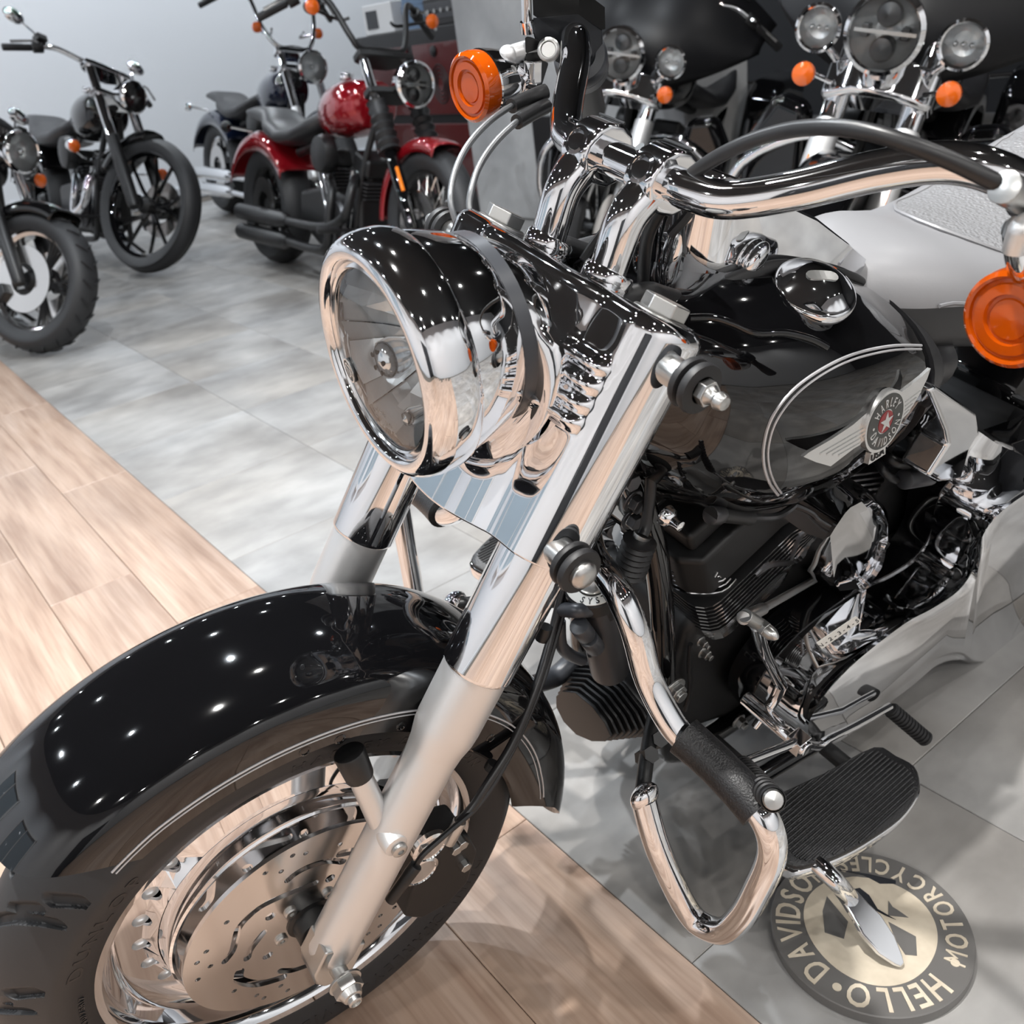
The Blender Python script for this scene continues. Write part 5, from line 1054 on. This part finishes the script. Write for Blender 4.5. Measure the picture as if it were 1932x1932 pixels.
    # seat
    xs0=x0-tl+.05; rings=[]
    for x,w,zt,zb in ((0,.06,.80,.72),(-.08,.11,.77,.68),(-.2,.14,.73,.64),(-.35,.155,.72,.63),(-.48,.15,.77,.66),(-.56,.12,.82,.72),(-.75,.10,.83,.76),(-.9,.06,.82,.78)): rings.append([(xs0+x,w*math.copysign(abs(math.cos(t))**.75,math.cos(t)),(zt+zb)/2+(zt-zb)/2*math.copysign(abs(math.sin(t))**.8,math.sin(t))) for t in np.linspace(0,2*PI,22,endpoint=False)])
    Mb().loft(rings).build('seat','dark_leather',B,ang=70)
    # rear fender, tail
    rings=[]
    for t in np.linspace(20,150,26): t=math.radians(t); rings.append([(rax[0]-.385*math.cos(t)+.0*dr,b,rax[2]+(.385-dr)*math.sin(t)) for b,dr in ((-.12,.1),(-.118,.03),(-.08,.005),(0,0),(.08,.005),(.118,.03),(.12,.1))])
    ro=Mb().loft(rings,False,(False,False)).build('rear_mudguard'.replace('rear_',''),g('fpaint',bp),B,ang=70); ro.modifiers.new('t','SOLIDIFY').thickness=.004
    for s in (1,-1):
        so=Mb().lathe([(.008,-.04),(.026,-.02),(.03,0)],(rax[0]-.12,s*.22,.72),(-1,0,0),16).build('turn_signal',g('sigmat','chrome'),B); Mb().lathe([(.03,0),(.02,.012),(.0001,.015)],(rax[0]-.12,s*.22,.72),(-1,0,0),16).build('amber_lens','amber_flat',so); Mb().tube([(rax[0]-.1,s*.21,.72),(rax[0]-.05,s*.1,.70)],.008,8,1).build('signal_stalk','chrome',B)
    # engine
    em=g('engine','black_satin')
    for tilt,bx in ((.38,-.60),(-.38,-.82)):
        n=V((math.sin(tilt),0,math.cos(tilt))); e=V((math.cos(tilt),0,-math.sin(tilt))); b0=V((bx,0,.36)); co=Mb().cyl(b0,b0+n*.17,.062,n=18).build('barrel',em,B)
        fb_=Mb()
        for q in range(9):
            c=b0+n*(.005+.018*q); Mb().prism([c+e*x+yy*y for x,y in ((-.08,-.055),(-.055,-.08),(.055,-.08),(.08,-.055),(.08,.055),(.055,.08),(-.055,.08),(-.08,.055))],n*.007).build('cooling_fin',g('finmat','dark_metal'),co)
        Mb().box(b0+n*.215,(.15,.14,.09),np.stack([e,yy,n],1)).build('rocker_cover',g('rocker',em),B,bev=.02)
        for s in (-.03,.03): Mb().cyl(b0+e*s-yy*.085-n*.08,b0+e*s*.6-yy*.085+n*.18,.010,n=10).build('pushrod_tube','chrome',co)
    Mb().prism([(x,-.09,z) for x,z in ((-.50,.42),(-.50,.25),(-.58,.17),(-.95,.16),(-1.15,.25),(-1.15,.42),(-.9,.45))],(0,.18,0)).build('crankcase',em,B,bev=.03)
    Mb().lathe([(.10,0),(.105,.015),(.095,.03),(.0001,.034)],(-.66,-.115,.30),(0,-1,0),28).build('cam_cover',g('cam','dark_metal'),B)
    Mb().lathe([(.085,0),(.09,.03),(.08,.06),(.06,.066),(.0001,.068)],(-.72,-.12,.60),(0,-1,0),30).build('air_cleaner',g('ac',em),B)
    Mb().lathe([(.13,0),(.135,.02),(.12,.05),(.0001,.055)],(-1.02,.10,.30),(0,1,0),30).build('primary_cover',g('prim','chrome'),B)
    Mb().prism([(x,.10,z) for x,z in ((-.55,.36),(-.60,.22),(-.9,.18),(-1.1,.2),(-1.1,.40),(-.9,.42))],(0,.04,0)).build('primary_case',g('prim','chrome'),B,bev=.015)
    for s in (1,-1): Mb().tube([(-.40,s*.03,.78),(-.50,s*.07,.50),(-.55,s*.09,.22),(-.62,s*.1,.14),(-1.2,s*.1,.15),(-1.4,s*.1,.30)],.016,10).build('frame_tube','black_satin',B)
    Mb().tube([(-.38,0,.84),(-.8,0,.72),(-1.3,0,.60)],.025,10).build('backbone','black_satin',B)
    exm=g('exh','black_satin')
    for q,(z1,z2) in enumerate(((.27,.29),(.17,.18))):
        Mb().tube([(-.52 if q==0 else -.80,-.09,.50),(-.47-.2*q,-.14,.45),(-.50-.15*q,-.17,.33),(-.7,-.18,z1),(-1.1,-.19,z1)],.022,12).build('exhaust_header',exm,B); Mb().lathe([(.024,0),(.043,.05),(.045,.5),(.043,.62),(.036,.625),(.036,.5)],(-1.08,-.19,z1),(-1,0,(z2-z1)),22).build('muffler',exm,B)
    for s in (1,-1): Mb().tube([(-.50-.0,s*.09,.27),(-.50,s*.2,.27)],.009,8,1).build('peg_mount','black_satin',B); Mb().cyl((-.50,s*.2,.27),(-.50,s*.31,.275),.016,n=12,bev=.002).build('foot_peg','rubber',B)
    Mb().tube([(-.75,.12,.15),(-.72,.3,.0)],.011,8,1).build('side_stand','black_satin',B)
    return B,Fk,f2,y2,fu_,hdv,hp,ax
def chevrons(B,f2,y2,fu_,ax,R_,n):
    tp=[o for o in B.children if o.name.startswith('wheel')][0]; g=Mb()
    for n_ in range(n):
        t=2*PI*n_/n
        for s in (1,-1): g.tube([ax+(f2*math.cos(t+d+.06*(s>0))+fu_*math.sin(t+d+.06*(s>0)))*(R_+r)+y2*s*b for d,r,b in ((0,.0002,.004),(.05,-.0025,.028),(.11,-.011,.049))],[.0025,.0045,.003],5,3)
    tag(g.build('tread_grooves','rubber',tp),kind='stuff')
drag=[(-.02,.10,.0),(-.06,.24,.05),(-.12,.36,.04)]
pull=[(.0,.10,.01),(-.03,.2,.09),(-.10,.3,.13),(-.20,.40,.10)]
ape=[(.0,.10,.0),(.0,.17,.12),(.01,.21,.30),(-.03,.27,.38),(-.12,.36,.37)]
_b=bike('black custom with twin-spoke wheel cropped by the left edge',(5.1,-.8,0),(-.986,-.165),13,1.09,R=.315,tw=.068,rim=.225,spoke='twin',rimmat='polished_alloy',mirror=1,sig=(.05,.17,.52),sigmat='black_satin',bars=[(.0,.10,.01),(-.05,.24,.02),(-.12,.36,0)],barmat='black_satin',hlr=.085,hla=.15,hlu=.56,fend=(35,125,.5),mirmat='chrome',slider='black_satin',fr=.027,res2=1,levermat='black_satin',steer=26,clampmat='black_satin'); chevrons(_b[0],_b[2],_b[3],_b[4],_b[7],.315,24)
bike('black long-fork custom with large spoked front wheel by the white wall',(6.4,-1.8,0),(-.997,-.077),13,1.22,steer=22,R=.345,tw=.055,rim=.275,rake=34,spoke='cast',rimmat='black_paint',mirror=1,bars=drag,hlr=.075,hla=.13,hlu=.57,hlmat='chrome',bowl='dark_metal',slider='black_satin',fmid=.38,ftop=.82,fr=.029,fend=(60,118,.5),sig=(-.10,.28,.33),prim='chrome',exh='chrome',discs=(1,),clampmat='chrome')
bike('red custom with wire-spoke wheel and rubber fork gaiters',(3.94,-2.38,0),(-1,.01),11,1.1,R=.325,tw=.06,rim=.235,spoke='wire',rimmat='black_satin',paint='red_paint',bars=[(.0,.10,.0),(.01,.14,.05),(.0,.2,.22),(-.05,.27,.27),(-.12,.36,.25)],barmat='black_satin',hlr=.085,hla=.17,hlu=.555,tx=1.08,tank=(.91,.52,.15),fend=(38,150,.5),gaiter=1,slider='black_paint',reflector=1,fmid=.36,fr=.026,sig=(.02,.30,.98),sigmat='black_satin',engine='black_satin',prim='black_satin',cam='dark_metal',led=1,clampmat='black_satin')
bike('dark blue custom with tall chrome bars beside the red one',(6.35,-3.1,0),(-1,.01),11,1.17,R=.325,tw=.06,rim=.235,spoke='wire',paint='blue_paint',bars=ape,hlr=.085,fend=(25,150,.5),sig=(-.02,.2,.95),exh='chrome',fmid=.42)
# two touring machines with batwing fairings
for lab,ps,hd2,ln,sc2 in (('black faired tourer with chrome lamps close behind the cruiser',(1.8,-2.35,0),(-.35,.93),12,1.08),('black faired tourer with chrome lamps near the concrete pier',(3.2,-2.7,0),(-.42,.907),12,1.06)):
    B,Fk,f2,y2,fu_,hdv,hp,ax=bike(lab,ps,hd2,ln,sc2,R=.325,tw=.068,rim=.22,spoke='twin',rimmat='black_satin',mirror=None,bars=pull,hlr=.092,hla=.19,hlu=.62,fend=(5,150,.5),slider='satin_alloy',fmid=.45,fr=.034,upk=.98,ftop=.82,sig=(.10,.19,.53),lamp=(.13,.185,.64),led=1,tank=(.93,.55,.16),exh='chrome',reflector=1)
    # fairing: loft of arcs from the outer wing to the windscreen base
    rings=[]
    for t in np.linspace(-1,1,31):
        y=.42*t; col=[]
        for q in np.linspace(0,1,12):
            zt=.98+.30*(1-abs(t)**2.2*.75); zb=.60+.085+.16*abs(t)**1.6+ (.12 if abs(t)>.0 else .12)
            z=zb+(zt-zb)*q; xx=-.335-.26*abs(t)**2.2-.22*q**1.6+.07*math.sin(PI*min(1,q*1.1))*(1-abs(t)**2)
            col.append((xx,y,z))
        rings.append(col)
    fo=Mb().loft(rings,False,(False,False)).build('fairing','soft_black_paint',B,ang=80); fo.modifiers.new('t','SOLIDIFY').thickness=.008
    rings=[[( -.47-.12*q-.20*abs(t)**2.2,.33*t,1.25-.11*abs(t)**2.2+.16*q*(1-.5*abs(t)**3)) for q in np.linspace(0,1,5)] for t in np.linspace(-1,1,17)]
    wo=Mb().loft(rings,False,(False,False)).build('windscreen','smoke_glass',B); 
    for s in (1,-1):
        # leg shields, crash bar, saddlebags
        pr=[(-.40,s*.30,.30),(-.42,s*.40,.34),(-.44,s*.41,.60),(-.42,s*.33,.74),(-.40,s*.22,.72),(-.40,s*.18,.45)]
        Mb().prism(pr,(-.11,0,0)).build('leg_shield','black_paint',B,bev=.04,seg=4,fix=True)
        Mb().tube([(-.42,s*.06,.62),(-.40,s*.2,.64),(-.385,s*.36,.55),(-.385,s*.41,.42),(-.39,s*.36,.27),(-.42,s*.15,.22),(-.46,s*.08,.22)],.017,12).build('crash_bar','chrome',B)
        fl_o=Mb().lathe([(.02,-.07),(.04,-.04),(.044,0),(.04,.004)],(-.36,s*.30,.42),(1,0,0),20).build('fog_lamp','chrome',B); Mb().lathe([(.04,.002),(.02,.01),(.0001,.012)],(-.36,s*.30,.42),(1,0,0),20).build('lens','bulb_chrome',fl_o)
        Mb().prism([(x,s*.20,z) for x,z in ((-1.42,.70),(-1.38,.45),(-1.45,.36),(-1.95,.36),(-2.05,.50),(-2.02,.72),(-1.9,.76),(-1.5,.76))],(0,s*.17,0)).build('saddlebag','black_paint',B,bev=.04,seg=4,fix=True)
        Mb().prism([(x,s*.22,z) for x,z in ((-.60,.24),(-.98,.26),(-.99,.28),(-.60,.265))],(0,s*.12,0)).build('footboard','black_satin',B,bev=.008,fix=True)
    # chrome fork nacelle under the fairing, tread chevrons on the tyre
    Mb().prism([Fk(a_,b_,.50) for a_,b_ in ((.10,-.06),(.10,.06),(.04,.15),(-.03,.15),(-.03,-.15),(.04,-.15))],fu_*.11).build('fork_nacelle','chrome',B,bev=.02,fix=True)
    chevrons(B,f2,y2,fu_,ax,.325,22)

# ================================================================ shop fittings beyond
cab=empty('cabinet',Matrix.Translation((6.36,-4.2,0)),label='dark red panelled cabinet with a black frame beside the pier',cat='cabinet')
Mb().box((0,0,.6),(1.5,.40,1.2)).build('carcass','cabinet_black',cab,bev=.01)
for x0_,x1_,z0_,z1_ in ((-.71,-.05,.64,1.10),(-.71,-.05,.08,.58),(.03,.70,.64,1.10),(.03,.70,.08,.58)): 
    Mb().box(((x0_+x1_)/2,.205,(z0_+z1_)/2),(x1_-x0_,.02,z1_-z0_)).build('door_panel','cabinet_red',cab,bev=.006)
for r in (.05,.075,.10,.125): Mb().tube([(-.36+r*.8*math.cos(t),.217,.84+r*math.sin(t)) for t in np.linspace(0,2*PI,28,endpoint=False)],.0045,6,1,True).build('door_ring','cabinet_black',cab)
Mb().lathe([(.035,0),(.035,.012),(.028,.016),(.0001,.016)],(-.33,.215,1.05),(0,1,0),18).build('door_lock','cabinet_black',cab)
bx_=empty('amplifier',Matrix.Translation((5.87,-4.17,1.2)),label='black box with small knobs standing on the red cabinet',cat='amplifier')
Mb().box((0,0,.085),(.48,.34,.17)).build('case','cabinet_black',bx_,bev=.01)
Mb().box((0,.172,.09),(.44,.006,.10)).build('face_plate','dark_metal',bx_,bev=.002)
for k in range(5): Mb().cyl((-.16+.08*k,.172,.09),(-.16+.08*k,.19,.09),.013,n=12).build('knob','zinc',bx_)
w=empty('display_box',Matrix.Translation((6.75,-4.15,1.2)),label='white box with a black square opening on the cabinet top',cat='box')
Mb().box((0,0,.1),(.42,.28,.2)).build('shell','window_frame_white',w,bev=.008); Mb().box((.08,.141,.10),(.16,.006,.12)).build('dark_window','door_dark',w,ang=0)
jn=empty('denim_stack',Matrix.Translation((6.32,-4.17,1.2)),label='folded blue denim piled on the red cabinet',cat='clothing')
for k in range(4):
    rings=[[(( .17+.01*math.sin(k*3+t*2))*math.copysign(abs(math.cos(t))**.4,math.cos(t)),.13*math.copysign(abs(math.sin(t))**.4,math.sin(t)),.05*k+z) for t in np.linspace(0,2*PI,28,endpoint=False)] for z in (.002,.012,.042,.05)]
    Mb().loft(rings).build('folded_jeans','denim',jn,ang=70)
hb=Mb().box((4.74,-3.845,.41),(.20,.03,.46)).build('wall_panel','cabinet_black',bev=.008); tag(hb,'black rectangular panel fixed low on the concrete pier','panel')
# wooden coaster under the side stand
CC=V((.468,-.806,0)); CRd=.131
co=empty('stand_coaster',Matrix.Translation(CC),label='round lettered coaster on the floor under the side stand',cat='coaster')
Mb().lathe([(CRd-.001,.0005),(CRd,.0015),(CRd,.0165),(CRd-.0015,.018)],(0,0,0),(0,0,1),96,cap=(True,True)).build('disc','coaster_grey',co)
cfr=lambda x,y,h: V((x,y,.0184+h))
ang=lambda p: math.atan2(p[1]-CC[1],p[0]-CC[0])
A_=[ang(p)+d_ for d_,p in zip((0,0,.10,0,-.03,0),[(0.3788,-0.7383,0.018),(0.5602,-0.7395,0.018),(0.4425,-0.9069,0.018),(0.4437,-0.6931,0.018),(0.3667,-0.8396,0.018),(0.5812,-0.8301,0.018)])]
mb=Mb(); mb.plate([(CRd*.655*(1+.028*math.sin(t*3+1)+ (.02 if int(t*20/PI)%2 and .2<((t-A_[2])%(2*PI))<1.3 else 0))*math.cos(t),CRd*.655*(1+.028*math.sin(t*3+1))*math.sin(t)) for t in np.linspace(0,2*PI,80,endpoint=False)],[],cfr,.0006); field=mb.build('centre_field','cream',co,ang=0)
mb=Mb(); arc_text(mb,'HELLO',cfr,CRd*.70,CRd*.26,A_[0],.80,.10,False,.0007); arc_text(mb,'DAVIDSON',cfr,CRd*.70,CRd*.26,A_[1],.74,.09,False,.0007); arc_text(mb,'MOTORCYCLES',cfr,CRd*.71,CRd*.215,A_[2],.74,.10,True,.0007)
for a in (A_[3],A_[4],A_[5]): mb.plate(circ(CRd*.83*math.cos(a),CRd*.83*math.sin(a),CRd*.045,14),[],cfr,.0008)
tag(mb.build('coaster_lettering','cream',co,ang=0),kind='stuff')
def patch(P,mt,h=.0006): 
    P=[(p[0]-CC[0],p[1]-CC[1]) for p in P]; Mb().plate(P,[],lambda x,y,z: cfr(x,y,z+h),.0006).build('inlay_patch',mt,co,ang=0)
patch([(0.522,-0.8373,0.018),(0.514,-0.8509,0.018),(0.4978,-0.8495,0.018),(0.4769,-0.838,0.018),(0.4508,-0.8404,0.018),(0.4643,-0.8362,0.018),(0.4867,-0.8328,0.018),(0.5035,-0.8229,0.018)],'coaster_black')
patch([(0.4749,-0.8603,0.018),(0.4652,-0.8553,0.018),(0.4574,-0.8558,0.018),(0.4412,-0.8554,0.018),(0.4614,-0.8392,0.018)],'coaster_grey')
patch([(0.4557,-0.8304,0.018),(0.4183,-0.8359,0.018),(0.4018,-0.8114,0.018),(0.4127,-0.8021,0.018),(0.433,-0.8122,0.018)],'coaster_grey')
patch([(0.5368,-0.8063,0.018),(0.4924,-0.7919,0.018),(0.4806,-0.7653,0.018),(0.5037,-0.7554,0.018),(0.526,-0.7816,0.018)],'coaster_grey')
patch([(0.5592,-0.8527,0.018),(0.5186,-0.8808,0.018),(0.487,-0.8974,0.018),(0.484,-0.8926,0.018),(0.499,-0.877,0.018),(0.5227,-0.874,0.018)],'coaster_black')
